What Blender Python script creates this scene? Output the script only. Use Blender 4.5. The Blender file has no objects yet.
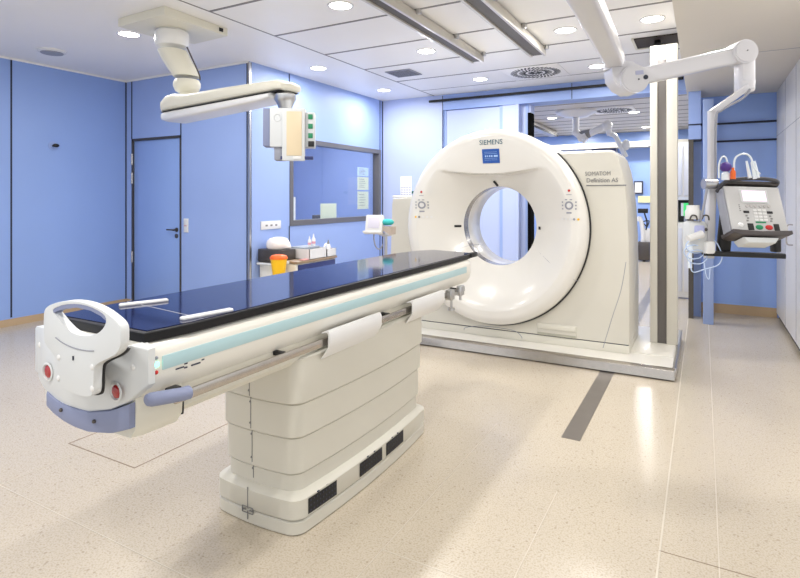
import bpy, bmesh, math, random
from mathutils import Vector, Matrix
random.seed(7)
S = bpy.context.scene
COL = S.collection
PI = math.pi
# ------------------------------------------------------------------ camera
FP, HH, HV = 547.7, 1.38, 197.0
YAW = math.atan(303 / FP)
FW = (-math.sin(YAW), math.cos(YAW)); RT = (math.cos(YAW), math.sin(YAW))
cam = bpy.data.cameras.new('camera'); cam_o = bpy.data.objects.new('camera', cam); COL.objects.link(cam_o)
cam_o.location = (0, 0, HH); cam_o.rotation_euler = (PI / 2, 0, YAW)
cam.sensor_width = 36; cam.lens = 36 * FP / 800; cam.shift_y = -(289 - HV) / 800; cam.clip_start = .05
S.camera = cam_o
# ------------------------------------------------------------------ world, exposure
w = bpy.data.worlds.new('world'); S.world = w; w.use_nodes = True
w.node_tree.nodes['Background'].inputs[0].default_value = (.97, .985, 1, 1)
w.node_tree.nodes['Background'].inputs[1].default_value = 1.05
S.view_settings.view_transform = 'Standard'; S.view_settings.look = 'None'
S.view_settings.exposure = 0.10; S.view_settings.gamma = 1; S.view_settings.use_curve_mapping = False
S.cycles.use_denoising = True
S.cycles.max_bounces = 10; S.cycles.diffuse_bounces = 6; S.cycles.sample_clamp_indirect = 6
LAMP_W = 17.0      # watts of one downlight
CEIL = 2.87; SOF = 2.58

# ------------------------------------------------------------------ pixel helpers (used only to read sizes off known planes)
def _ray(u, v):
    a = (u - 400) / FP
    return (FW[0] + RT[0] * a, FW[1] + RT[1] * a, (HV - v) / FP)
def PY(u, v, y):
    d = _ray(u, v); t = y / d[1]; return (d[0] * t, y, HH + d[2] * t)
def PX(u, v, x):
    d = _ray(u, v); t = x / d[0]; return (x, d[1] * t, HH + d[2] * t)
def PZ(u, v, z):
    d = _ray(u, v); t = (z - HH) / d[2]; return (d[0] * t, d[1] * t, z)
def CD(u, v, d):
    r = (u - 400) / FP * d
    return Vector((RT[0] * r + FW[0] * d, RT[1] * r + FW[1] * d, HH - (v - HV) / FP * d))

# ------------------------------------------------------------------ materials
MATS = {}
def mat(name, c, rough=.5, metal=0, spec=.5, noise=0, scale=8, coat=0, emit=0, trans=0, alpha=1, bump=0):
    if name in MATS: return MATS[name]
    m = bpy.data.materials.new(name); m.use_nodes = True; nt = m.node_tree; b = nt.nodes['Principled BSDF']
    b.inputs['Base Color'].default_value = (*c, 1); b.inputs['Roughness'].default_value = rough
    b.inputs['Metallic'].default_value = metal; b.inputs['Specular IOR Level'].default_value = spec
    b.inputs['Coat Weight'].default_value = coat; b.inputs['Coat Roughness'].default_value = .08
    b.inputs['Transmission Weight'].default_value = trans; b.inputs['Alpha'].default_value = alpha
    if emit:
        b.inputs['Emission Color'].default_value = (*c, 1); b.inputs['Emission Strength'].default_value = emit
    tc = nt.nodes.new('ShaderNodeTexCoord'); n = nt.nodes.new('ShaderNodeTexNoise')
    n.inputs['Scale'].default_value = scale; n.inputs['Detail'].default_value = 3
    nt.links.new(tc.outputs['Object'], n.inputs['Vector'])
    mx = nt.nodes.new('ShaderNodeMixRGB'); k = noise if noise else .02
    mx.inputs[1].default_value = (*[max(0, x * (1 - k)) for x in c], 1)
    mx.inputs[2].default_value = (*[min(1, x * (1 + k)) for x in c], 1)
    nt.links.new(n.outputs['Fac'], mx.inputs[0]); nt.links.new(mx.outputs[0], b.inputs['Base Color'])
    if bump:
        bp = nt.nodes.new('ShaderNodeBump'); bp.inputs['Strength'].default_value = bump; bp.inputs['Distance'].default_value = .002
        nt.links.new(n.outputs['Fac'], bp.inputs['Height']); nt.links.new(bp.outputs[0], b.inputs['Normal'])
    MATS[name] = m; return m
blue = mat('blue_wall', (.27, .40, .76), .33, noise=.05, scale=1.3)
blue2 = mat('blue_panel', (.31, .425, .76), .5, noise=.05, scale=1.5)  # wall blue made paler: lamp wash on the window wall put into the colour
bluepale = mat('pale_blue_lamp_wash', (.48, .56, .82), .5, noise=.04, scale=1.5)  # same wall blue, palest: downlight glow on the back wall painted in
seamm = mat('seam_dark', (.015, .02, .05), .6)
alu = mat('brushed_aluminium', (.55, .55, .56), .28, metal=1, noise=.08, scale=30)
steel = mat('steel', (.50, .47, .44), .26, metal=1, noise=.1, scale=20)
darksteel = mat('dark_steel', (.10, .09, .085), .4, metal=.6)
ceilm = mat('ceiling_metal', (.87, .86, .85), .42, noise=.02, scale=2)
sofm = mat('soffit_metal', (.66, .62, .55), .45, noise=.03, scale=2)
white = mat('white_enamel', (.76, .76, .76), .3, coat=.3)
cream = mat('cream_plastic', (.78, .76, .70), .35, coat=.15, noise=.015, scale=3)
cream2 = mat('cream_panel', (.70, .68, .60), .42, noise=.02, scale=3)
shellw = mat('gantry_gloss_white', (.78, .765, .725), .22, coat=.35, noise=.01)
casem = mat('gantry_casing', (.66, .64, .57), .42, noise=.02, scale=2)
pedm = mat('pedestal_plastic', (.62, .60, .53), .45, noise=.02, scale=3)
greyw = mat('grey_white', (.66, .68, .69), .4, noise=.02)
lilac = mat('lilac_grey_rubber', (.23, .26, .40), .55, noise=.05)
navy = mat('navy_laminate', (.006, .010, .055), .07, spec=.45)
navy2 = mat('navy_drawer', (.02, .03, .13), .4)
black = mat('black_rubber', (.008, .008, .009), .5)
aqua = mat('aqua_stripe', (.42, .60, .64), .35)
glassy = mat('glass_screen', (.5, .6, .62), .15)
red = mat('red_plastic', (.55, .02, .02), .35)
green = mat('green_plastic', (.01, .24, .10), .4)
yellow = mat('yellow_plastic', (.95, .55, .01), .4)
orange = mat('orange_plastic', (.85, .14, .01), .4)
teal = mat('teal_fabric', (.05, .48, .48), .8, noise=.15, scale=30)
paper = mat('paper', (.85, .85, .84), .8)
paperg = mat('green_paper', (.80, .84, .64), .8)
signblue = mat('label_blue', (.02, .10, .42), .4)
inkm = mat('ink', (.03, .035, .06), .6)
inkg = mat('grey_ink', (.22, .22, .22), .6)
tealink = mat('teal_ink', (.01, .10, .16), .6)
brownw = mat('wood_top', (.30, .22, .15), .5, noise=.2, scale=20)
tan = mat('tan_skirting', (.50, .36, .22), .6, noise=.05)
greyp = mat('grey_plastic', (.30, .31, .36), .5)
ledg = mat('green_led', (.1, 1, .6), .4, emit=6)
lens = mat('lamp_lens', (1, .97, .92), .5, emit=14)
screenp = mat('pink_screen', (.85, .70, .82), .3, emit=.6)
scrg = mat('green_screen', (.05, .55, .15), .3, emit=.7)
clearp = mat('clear_tube', (.80, .86, .92), .2)
bluet = mat('blue_fluid_plastic', (.55, .68, .92), .3)
purple = mat('purple_cap', (.08, .03, .25), .5)
skinm = mat('reflective_strip', (.55, .40, .28), .3, metal=.6)

def floor_mat():
    m = bpy.data.materials.new('floor_terrazzo'); m.use_nodes = True; nt = m.node_tree; b = nt.nodes['Principled BSDF']
    L = nt.links.new; N = nt.nodes.new
    tc = N('ShaderNodeTexCoord')
    n1 = N('ShaderNodeTexNoise'); n1.inputs['Scale'].default_value = .9; n1.inputs['Detail'].default_value = 4
    n2 = N('ShaderNodeTexNoise'); n2.inputs['Scale'].default_value = 140; n2.inputs['Detail'].default_value = 2
    v = N('ShaderNodeTexVoronoi'); v.inputs['Scale'].default_value = 26
    v2 = N('ShaderNodeTexVoronoi'); v2.inputs['Scale'].default_value = 60
    for x in (n1, n2, v, v2): L(tc.outputs['Object'], x.inputs['Vector'])
    r1 = N('ShaderNodeMixRGB'); r1.inputs[1].default_value = (.53, .465, .375, 1); r1.inputs[2].default_value = (.585, .525, .43, 1)
    L(n1.outputs['Fac'], r1.inputs[0])
    r2 = N('ShaderNodeMixRGB'); r2.blend_type = 'MULTIPLY'; r2.inputs[0].default_value = 1
    cr = N('ShaderNodeValToRGB'); cr.color_ramp.elements[0].position = .35; cr.color_ramp.elements[0].color = (.84, .81, .77, 1)
    cr.color_ramp.elements[1].position = .55; cr.color_ramp.elements[1].color = (1, 1, 1, 1)
    L(n2.outputs['Fac'], cr.inputs[0]); L(r1.outputs[0], r2.inputs[1]); L(cr.outputs[0], r2.inputs[2])
    def specks(vor, th, prev, col):
        c = N('ShaderNodeValToRGB'); c.color_ramp.interpolation = 'LINEAR'
        c.color_ramp.elements[0].position = th; c.color_ramp.elements[0].color = (1, 1, 1, 1)
        c.color_ramp.elements[1].position = th * 1.5; c.color_ramp.elements[1].color = (0, 0, 0, 1)
        L(vor.outputs['Distance'], c.inputs[0])
        mx = N('ShaderNodeMixRGB'); mx.inputs[2].default_value = col
        mm = N('ShaderNodeMath'); mm.operation = 'MULTIPLY'; mm.inputs[1].default_value = .45
        L(c.outputs[0], mm.inputs[0]); L(mm.outputs[0], mx.inputs[0]); L(prev, mx.inputs[1]); return mx.outputs[0]
    o = specks(v, .11, r2.outputs[0], (.25, .19, .13, 1))
    o = specks(v2, .20, o, (.40, .33, .25, 1))
    L(o, b.inputs['Base Color'])
    b.inputs['Roughness'].default_value = .24; b.inputs['Specular IOR Level'].default_value = .5
    n3 = N('ShaderNodeTexNoise'); n3.inputs['Scale'].default_value = 5; L(tc.outputs['Object'], n3.inputs['Vector'])
    mr = N('ShaderNodeMapRange'); mr.inputs[3].default_value = .24; mr.inputs[4].default_value = .30
    
    return m
floorm = floor_mat()
glassm = bpy.data.materials.new('window_glass'); glassm.use_nodes = True
def _glass():
    nt = glassm.node_tree; nt.nodes.clear(); N = nt.nodes.new; L = nt.links.new
    o = N('ShaderNodeOutputMaterial'); t = N('ShaderNodeBsdfTransparent'); t.inputs[0].default_value = (.95, .97, .99, 1)
    g = N('ShaderNodeBsdfGlossy'); g.inputs['Roughness'].default_value = .03; lw = N('ShaderNodeLayerWeight'); pw = N('ShaderNodeMath'); pw.operation = 'POWER'; pw.inputs[1].default_value = 4; L(lw.outputs['Facing'], pw.inputs[0]); f = N('ShaderNodeMath'); f.operation = 'MULTIPLY_ADD'; f.inputs[1].default_value = .9; f.inputs[2].default_value = .04; L(pw.outputs[0], f.inputs[0])
    m = N('ShaderNodeMixShader'); L(f.outputs[0], m.inputs[0]); L(t.outputs[0], m.inputs[1]); L(g.outputs[0], m.inputs[2]); L(m.outputs[0], o.inputs[0])
_glass()

# ------------------------------------------------------------------ geometry helpers
def rot(axis, a): return Matrix.Rotation(a, 4, axis)
class MB:
    def __init__(s): s.bm = bmesh.new(); s.M = Matrix.Identity(4)
    def _add(s, tmp):
        bmesh.ops.transform(tmp, matrix=s.M, verts=tmp.verts)
        me = bpy.data.meshes.new('tmp'); tmp.to_mesh(me); tmp.free(); s.bm.from_mesh(me); bpy.data.meshes.remove(me); return s
    def box(s, x0, x1, y0, y1, z0, z1, bev=0, seg=2, M=None):
        t = bmesh.new(); bmesh.ops.create_cube(t, size=1)
        for v in t.verts: v.co = Vector(((x0 + x1) / 2 + v.co.x * (x1 - x0), (y0 + y1) / 2 + v.co.y * (y1 - y0), (z0 + z1) / 2 + v.co.z * (z1 - z0)))
        if bev: bmesh.ops.bevel(t, geom=t.edges[:], offset=min(bev, abs(x1 - x0) * .49, abs(y1 - y0) * .49, abs(z1 - z0) * .49), segments=seg, affect='EDGES', profile=.5)
        if M: bmesh.ops.transform(t, matrix=M, verts=t.verts)
        return s._add(t)
    def tube(s, pts, r, n=10, caps=True):
        pts = [Vector(p) for p in pts]; t = bmesh.new(); rings = []
        rs = r if isinstance(r, (list, tuple)) else [r] * len(pts); prev = None
        for i, p in enumerate(pts):
            a = pts[max(i - 1, 0)]; b = pts[min(i + 1, len(pts) - 1)]; d = (b - a).normalized()
            if prev is None: u = d.orthogonal().normalized()
            else:
                u = (prev - d * prev.dot(d)); u = u.normalized() if u.length > 1e-5 else d.orthogonal().normalized()
            prev = u; v = d.cross(u)
            rings.append([t.verts.new(p + (u * math.cos(2 * PI * k / n) + v * math.sin(2 * PI * k / n)) * rs[i]) for k in range(n)])
        for A, B in zip(rings, rings[1:]):
            for k in range(n): t.faces.new((A[k], A[(k + 1) % n], B[(k + 1) % n], B[k]))
        if caps: t.faces.new(rings[0][::-1]); t.faces.new(rings[-1])
        return s._add(t)
    def curve(s, pts, r, n=8, sub=6):
        P = [Vector(p) for p in pts]; out = []
        for i in range(len(P) - 1):
            p0 = P[max(i - 1, 0)]; p1 = P[i]; p2 = P[i + 1]; p3 = P[min(i + 2, len(P) - 1)]
            for k in range(sub):
                q = k / sub; out.append(.5 * ((2 * p1) + (p2 - p0) * q + (2 * p0 - 5 * p1 + 4 * p2 - p3) * q * q + (3 * p1 - p0 - 3 * p2 + p3) * q ** 3))
        out.append(P[-1]); return s.tube(out, r, n)
    def lathe(s, prof, origin=(0, 0, 0), axis='Z', n=40):
        t = bmesh.new(); rings = []
        for r, h in prof:
            if r < 1e-5: rings.append([t.verts.new((0, 0, h))])
            else: rings.append([t.verts.new((r * math.cos(2 * PI * k / n), r * math.sin(2 * PI * k / n), h)) for k in range(n)])
        for A, B in zip(rings, rings[1:]):
            for k in range(n):
                a0, a1 = A[k % len(A)], A[(k + 1) % len(A)]; b0, b1 = B[k % len(B)], B[(k + 1) % len(B)]
                f = [a0, a1, b1, b0]; g = []
                for x in f:
                    if x not in g: g.append(x)
                if len(g) > 2: t.faces.new(g)
        if axis == 'Y': bmesh.ops.rotate(t, matrix=Matrix.Rotation(-PI / 2, 3, 'X'), verts=t.verts)   # +Z -> +Y
        if axis == 'X': bmesh.ops.rotate(t, matrix=Matrix.Rotation(PI / 2, 3, 'Y'), verts=t.verts)
        bmesh.ops.translate(t, vec=origin, verts=t.verts); bmesh.ops.recalc_face_normals(t, faces=t.faces)
        return s._add(t)
    def cyl(s, a, b, r, n=20, r2=None): return s.tube([a, b], [r, r2 if r2 is not None else r], n)
    def plate(s, outer, holes=(), to=lambda a, b, h: (a, h, b), h0=0, h1=.02, bev=0):
        """2-D outline with holes, thickened between h0 and h1"""
        t = bmesh.new(); es = []
        for loop in [outer] + list(holes):
            vs = [t.verts.new((a, b, 0)) for a, b in loop]
            es += [t.edges.new((vs[i], vs[(i + 1) % len(vs)])) for i in range(len(vs))]
        bmesh.ops.triangle_fill(t, use_beauty=True, use_dissolve=False, edges=es)
        r = bmesh.ops.extrude_face_region(t, geom=t.faces[:])
        for v in [g for g in r['geom'] if isinstance(g, bmesh.types.BMVert)]: v.co.z = 1
        bmesh.ops.recalc_face_normals(t, faces=t.faces)
        th = abs(h1 - h0)
        for v in t.verts: v.co.z *= th
        if bev:
            ee = [e for e in t.edges if e.calc_face_angle(0) > .6 and abs(e.verts[0].co.z - e.verts[1].co.z) < 1e-6]
            bmesh.ops.bevel(t, geom=ee, offset=bev, segments=3, affect='EDGES', profile=.5, clamp_overlap=True)
        for v in t.verts: v.co = Vector(to(v.co.x, v.co.y, h0 + (h1 - h0) * v.co.z / th))
        bmesh.ops.recalc_face_normals(t, faces=t.faces)
        return s._add(t)
    def loft(s, secs, caps=True):
        t = bmesh.new(); R = [[t.verts.new(p) for p in sec] for sec in secs]; n = len(R[0])
        for A, B in zip(R, R[1:]):
            for k in range(n): t.faces.new((A[k], A[(k + 1) % n], B[(k + 1) % n], B[k]))
        if caps: t.faces.new(R[0][::-1]); t.faces.new(R[-1])
        bmesh.ops.recalc_face_normals(t, faces=t.faces); return s._add(t)
    def sheet(s, rows):
        t = bmesh.new(); R = [[t.verts.new(p) for p in r] for r in rows]
        for A, B in zip(R, R[1:]):
            for k in range(len(A) - 1): t.faces.new((A[k], A[k + 1], B[k + 1], B[k]))
        return s._add(t)
    def sphere(s, c, r, sx=1, sy=1, sz=1):
        t = bmesh.new(); bmesh.ops.create_uvsphere(t, u_segments=20, v_segments=12, radius=r)
        for v in t.verts: v.co = Vector((v.co.x * sx + c[0], v.co.y * sy + c[1], v.co.z * sz + c[2]))
        return s._add(t)
    def text(s, body, M, size, bold=0, extrude=.0006, align='CENTER', sx=1):
        cu = bpy.data.curves.new('txt', 'FONT'); cu.body = body; cu.size = size; cu.extrude = extrude; cu.offset = bold; cu.align_x = align; cu.align_y = 'CENTER'
        cu.resolution_u = 3
        o = bpy.data.objects.new('txt', cu); COL.objects.link(o)
        me = bpy.data.meshes.new_from_object(o.evaluated_get(bpy.context.evaluated_depsgraph_get()))
        bpy.data.objects.remove(o); bpy.data.curves.remove(cu)
        t = bmesh.new(); t.from_mesh(me); bpy.data.meshes.remove(me)
        for v in t.verts: v.co.x *= sx
        bmesh.ops.transform(t, matrix=M, verts=t.verts); return s._add(t)
    def build(s, name, m, parent=None, smooth=True, fn=None, label=None):
        me = bpy.data.meshes.new(name)
        if fn:
            for v in s.bm.verts: v.co = Vector(fn(v.co))
        if parent is not None:
            root = parent
            while root.parent: root = root.parent
            off = Matrix.Translation(-root.location)
            bmesh.ops.transform(s.bm, matrix=off, verts=s.bm.verts)
        s.bm.to_mesh(me); s.bm.free(); me.materials.append(m)
        if smooth:
            for p in me.polygons: p.use_smooth = True
            me.set_sharp_from_angle(angle=math.radians(38))
        o = bpy.data.objects.new(name, me); COL.objects.link(o)
        if parent is not None: o.parent = parent
        if label: o['label'] = label
        return o
def tag(o, label, cat, group=None, kind=None):
    o['label'] = label; o['category'] = cat
    if group: o['group'] = group
    if kind: o['kind'] = kind
    return o
def thing(name, loc, label, cat, group=None):
    o = bpy.data.objects.new(name, None); COL.objects.link(o); o.location = loc; o.empty_display_size = .1
    return tag(o, label, cat, group)
def struct(o): o['kind'] = 'structure'; return o
def B(*a, **k): return MB().box(*a, **k)
XZ = lambda a, b, h: (a, h, b)      # outline in x-z, thickness along y
YZ = lambda a, b, h: (h, a, b)      # outline in y-z, thickness along x
XY = lambda a, b, h: (a, b, h)
def circ(cx, cy, r, n=48, a0=0, a1=2 * PI): return [(cx + r * math.cos(a0 + (a1 - a0) * k / n), cy + r * math.sin(a0 + (a1 - a0) * k / n)) for k in range(n)]

# ================================================================== SETTING
struct(B(-8.5, 5, -2, 15.2, -.1, 0).build('floor', floorm))
struct(B(-8.5, 1.6, -2, 7.6, CEIL, CEIL + .1).build('ceiling', ceilm))
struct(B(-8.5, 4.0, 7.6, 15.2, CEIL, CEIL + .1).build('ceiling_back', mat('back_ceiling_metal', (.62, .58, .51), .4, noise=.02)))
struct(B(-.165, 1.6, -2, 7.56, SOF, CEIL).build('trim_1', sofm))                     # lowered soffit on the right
struct(B(-.16, .9, 5.396, 5.404, SOF - .002, SOF + .01).box(-.16, .9, 3.2, 3.206, SOF - .002, SOF + .01).build('trim_2', greyp))
# ceiling joints
j = MB(); j.box(-3.472, -3.458, -2, 7.3, CEIL - .003, CEIL + .01)
for k in range(-6, 6):
    y = 3.106 + .765 * k
    if y < 6.5: j.box(-3.46, -.165, y - .013, y + .013, CEIL - .003, CEIL + .01)
j.box(-3.46, -.165, 6.86, 6.87, CEIL - .003, CEIL + .01)
struct(j.build('trim_3', mat('joint_grey', (.20, .19, .19), .5)))
j = MB()
for k in range(14):
    y = 8.0 + .5 * k; j.box(-5, 1.5, y - .012, y + .012, CEIL - .004, CEIL + .01)
struct(j.build('trim_4', mat('joint_brown', (.14, .12, .10), .5)))
# left wall
wl = struct(B(-6.62, -6.49, -2, 4.6, 0, CEIL).build('wall_left', blue))
s_ = MB()
for y in (-1.2, .25, 1.69, 3.12): s_.box(-6.5, -6.486, y - .008, y + .008, .09, CEIL - .01)
s_.box(-6.5, -6.484, 4.445, 4.462, 0, CEIL - .01); struct(s_.build('trim_5', seamm))
struct(B(-6.495, -6.478, -2, 4.46, 0, .075).build('baseboard_left', tan))
struct(B(-6.495, -6.475, -2, 4.46, CEIL - .02, CEIL - .001).box(-6.49, -4.36, 4.44, 4.455, CEIL - .02, CEIL - .001).build('trim_6', ceilm))
# door wall (two sides of the door and above it)
wd = MB(); wd.box(-6.62, -6.376, 4.46, 4.58, 0, CEIL).box(-5.458, -4.355, 4.46, 4.58, 0, CEIL).box(-6.376, -5.458, 4.46, 4.58, 2.11, CEIL)
struct(wd.build('wall_door', blue2))
struct(B(-6.38, -6.37, 4.452, 4.47, 2.12, CEIL - .02).box(-5.462, -5.452, 4.452, 4.47, 2.12, CEIL - .02).build('trim_7', seamm))
struct(B(-6.49, -6.4, 4.445, 4.46, 0, .075).box(-5.43, -4.37, 4.445, 4.46, 0, .075).build('baseboard_door', tan))
dr = struct(B(-6.352, -5.478, 4.475, 4.52, .01, 2.09, bev=.003).build('door_1', blue))
fr = MB(); fr.box(-6.38, -6.352, 4.455, 4.55, 0, 2.12).box(-5.478, -5.45, 4.455, 4.55, 0, 2.12).box(-6.38, -5.45, 4.455, 4.55, 2.09, 2.12)
fr.build('door_frame', darksteel, dr)
B(-5.497, -5.482, 4.468, 4.476, .01, 2.09).build('door_edge', alu, dr)
for z in (1.86, 1.62, .62): MB().cyl((-6.362, 4.452, z - .07), (-6.362, 4.452, z + .07), .013).build('door_hinge', steel, dr)
h = MB(); h.cyl((-5.55, 4.475, .985), (-5.55, 4.42, .985), .012).cyl((-5.55, 4.425, .985), (-5.67, 4.425, .985), .009)
h.lathe([(0, 0), (.026, 0), (.026, -.008), (0, -.008)], (-5.55, 4.475, .985), 'Y').lathe([(0, 0), (.026, 0), (.026, -.01), (0, -.01)], (-5.55, 4.475, .91), 'Y')
h.build('door_handle', darksteel, dr)
# window wall with the opening
WX = -4.355
ww = MB(); ww.box(WX - .12, WX, 4.58, 5.134, 0, CEIL).box(WX - .12, WX, 5.134, 7.236, 0, 1.035).box(WX - .12, WX, 5.134, 7.236, 2.1, CEIL).box(WX - .12, WX, 7.236, 7.4, 0, CEIL)
struct(ww.build('wall_window', blue2))
struct(B(WX - .01, WX + .006, 5.112, 5.124, .02, 1.03).box(WX - .01, WX + .006, 5.112, 5.124, 2.1, CEIL - .01).box(WX - .01, WX + .006, 7.225, 7.235, 0, 1.0)
       .box(WX - .01, WX + .006, 7.225, 7.235, 2.1, CEIL - .01).box(WX - .01, WX + .012, 7.298, 7.308, 0, CEIL - .01).build('trim_8', seamm))
struct(B(WX - .02, WX + .012, 4.448, 4.475, 0, CEIL - .01).build('trim_9', alu))
struct(B(WX - .005, WX + .006, 4.475, 4.486, 0, CEIL - .01).box(WX - .03, WX - .02, 4.444, 4.46, 0, CEIL - .01).build('trim_10', seamm))
wn = MB().plate([(5.125, 1.03), (7.245, 1.03), (7.245, 2.105), (5.125, 2.105)], [[(5.185, 1.095), (7.185, 1.095), (7.185, 2.045), (5.185, 2.045)]], YZ, WX - .1, WX + .012)
win = struct(wn.build('window_1', mat('window_frame_metal', (.17, .165, .17), .35, metal=.4)))
gp = B(WX - .07, WX - .064, 5.185, 7.185, 1.095, 2.045).build('window_pane', glassm, win)
# control room behind the window
struct(B(-7.6, -7.5, 4.58, 9, 0, CEIL).build('wall_control', blue2))
struct(B(-7.5, WX - .12, 8.9, 9, 0, CEIL).build('wall_control_end', blue2))
struct(B(-7.5, -6.38, 4.58, 4.6, 0, CEIL).build('wall_control_near', blue2))
j = MB()
for y in (5.3, 6.2, 7.1, 8.0): j.box(-7.502, -7.494, y - .006, y + .006, 0, CEIL)
struct(j.build('trim_11', seamm))
# back wall: fixed part, lintel, sliding door panels
struct(B(WX, -3.33, 7.31, 7.6, 0, CEIL).build('wall_back', bluepale))
struct(B(-3.33, -.14, 7.31, 7.62, 2.65, CEIL).build('wall_lintel', blue2))
struct(B(-1.495, -1.487, 7.305, 7.32, 2.655, CEIL - .01).box(-3.335, -3.327, 7.305, 7.32, 0, CEIL - .01).build('trim_12', seamm))
bar = MB().cyl((-3.53, 7.27, 2.785), (-.2, 7.27, 2.785), .018, 12)
for x in (-3.4, -2.6, -1.8, -1.0, -.3): bar.box(x - .01, x + .01, 7.27, 7.312, 2.78, 2.79)
struct(bar.build('trim_13', black))
sd = struct(B(-3.30, -2.46, 7.35, 7.40, .01, 2.64).build('door_2', bluepale))
B(-3.33, -3.29, 7.335, 7.41, .0, 2.65).box(-2.475, -2.43, 7.335, 7.41, 0, 2.65).build('door_frame', blue2, sd)
sd2 = struct(B(-2.43, -2.21, 7.33, 7.42, 0, 2.65).build('door_3', bluepale))
B(-2.245, -2.2, 7.315, 7.43, 0, 2.65).build('door_frame', bluepale, sd2)
struct(B(-2.2, -2.06, 7.42, 7.6, 0, 2.65).build('wall_recess', bluepale))
struct(B(-2.13, -2.09, 7.405, 7.425, 0, 2.65).build('trim_14', blue2))
struct(B(-2.075, -2.035, 7.32, 7.5, 0, 2.52).build('trim_15', mat('matt_black', (.003, .003, .003), .95, spec=.05)))
# right: door jamb, blue back wall, white fitted wall
struct(B(-.145, -.095, 7.05, 7.2, 0, 2.03).build('trim_16', mat('jamb_bronze', (.08, .07, .06), .5)))
struct(B(-.14, .9, 7.56, 7.7, 0, SOF).build('wall_right_back', mat('blue_alcove_panel', (.30, .46, .90), .33, noise=.04, scale=1.3)))
struct(B(-.14, -.02, 7.2, 7.56, 0, SOF).build('wall_jamb', blue2))
struct(B(-.145, -.02, 7.06, 7.2, 2.03, SOF).build('wall_above_jamb', blue2))
struct(B(-.147, -.01, 7.055, 7.2, 2.02, 2.035).box(-.147, -.01, 7.055, 7.2, 2.195, 2.21).build('trim_24', seamm))
struct(B(-.02, .74, 7.552, 7.565, 0, .11).build('baseboard_right', tan))
struct(B(.01, .74, 7.53, 7.57, 2.03, 2.05).box(.01, .74, 7.53, 7.57, 2.24, 2.26).build('trim_17', seamm))
struct(B(.0, .1, 6.8, 6.9, 0, 2.44, bev=.006).build('trim_18', mat('blue_post', (.30, .40, .70), .4)))
wr = struct(B(.735, 1.6, 3.0, 7.6, .06, SOF).build('wall_right', mat('white_laminate', (.78, .77, .76), .35, noise=.015)))
struct(B(.76, 1.6, 3.0, 7.6, 0, .06).build('baseboard_right_side', black))
j = MB()
for y in (6.79, 6.05, 5.3, 4.55): j.box(.733, .737, y - .003, y + .003, .06, SOF)
j.box(.733, .737, 5.3, 7.56, 2.07, 2.074); struct(j.build('trim_19', greyp))
hd = MB().curve([(.735, 6.26, 1.12), (.69, 6.24, 1.11), (.685, 6.24, 1.02), (.69, 6.24, .94), (.735, 6.26, .93)], .006).build('cupboard_handle', steel)
hd2 = tag(hd, 'bent steel bar handle on white fitted wall at right edge', 'handle')
# back room
struct(B(-5, 4, 13.6, 13.7, 0, CEIL).build('wall_far', blue))
struct(B(-4.35, -4.25, 7.62, 13.7, 0, CEIL).build('wall_far_left', blue2))
struct(B(3.9, 4.0, 7.6, 13.7, 0, CEIL).build('wall_far_right', blue2))
struct(B(-3.2, 3, 13.2, 13.6, 2.5, 2.62).build('trim_20', cream2))
# floor inlays
struct(B(-.713, -.608, 3.2, 4.60, -.01, .0015).box(-.713, -.608, 6.1, 10.5, -.01, .0015).build('trim_21', mat('floor_rail_metal', (.20, .18, .165), .35, metal=.5, noise=.1)))
j = MB(); pale = mat('floor_joint_pale', (.60, .55, .465), .5)
j.box(-.151, -.144, -1, 7, -.01, .001); struct(j.build('trim_22', pale)); j = MB()
j.box(.051, .055, -1, 7, -.01, .001).box(-6, -1.3, 1.364, 1.368, -.01, .001).box(-2.95, -2.946, 1.366, 4, -.01, .001).box(-1.1, -1.096, -1, 3.2, -.01, .001).box(-.60, -.596, -1, 2.6, -.01, .001).box(-1.1, -.15, 1.84, 1.844, -.01, .001)
struct(j.build('trim_25', mat('floor_joint_faint', (.57, .52, .44), .5)))
j = MB(); j.box(-.15, 1, 2.358, 2.361, -.01, .001); j.box(-3.11, -2.53, 1.783, 1.789, -.01, .001).box(-2.536, -2.53, 1.786, 2.5, -.01, .001).box(-3.11, -3.104, 1.786, 2.0, -.01, .001)
struct(j.build('trim_23', mat('floor_joint_dark', (.22, .16, .11), .6)))

# ================================================================== CEILING FITTINGS
def downlight(x, y, label, first=[None], z=CEIL):
    o = thing('ceiling_downlight', (x, y, z), label, 'downlight', 'round ceiling downlights')
    if first[0] is None:
        a = MB().lathe([(.085, .004), (.085, -.006), (.1, -.006), (.104, .002)], (x, y, CEIL)).build('trim_ring', white, o)
        b = MB().lathe([(0, -.004), (.086, -.004), (.086, .003)], (x, y, CEIL)).build('lamp_lens', lens, o)
        first[0] = (a, b)
    else:
        for s in first[0]:
            c = s.copy(); COL.objects.link(c); c.parent = o
    li = bpy.data.lights.new('downlight_lamp', 'AREA'); li.shape = 'DISK'; li.size = .17; li.energy = LAMP_W; li.color = (1, .975, .94); li.spread = math.radians(179)
    lo = bpy.data.objects.new('downlight_lamp', li); COL.objects.link(lo); lo.parent = o; lo.location = (0, 0, -.02)
    li.energy = LAMP_W * (.6 if z == SOF else .95 if x < -3.5 and 4 < y < 7 else .3 if x == -.37 else 1.6 if y > 8 else 3 if x < -5 and y > 5 else 1)
    return o
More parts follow.
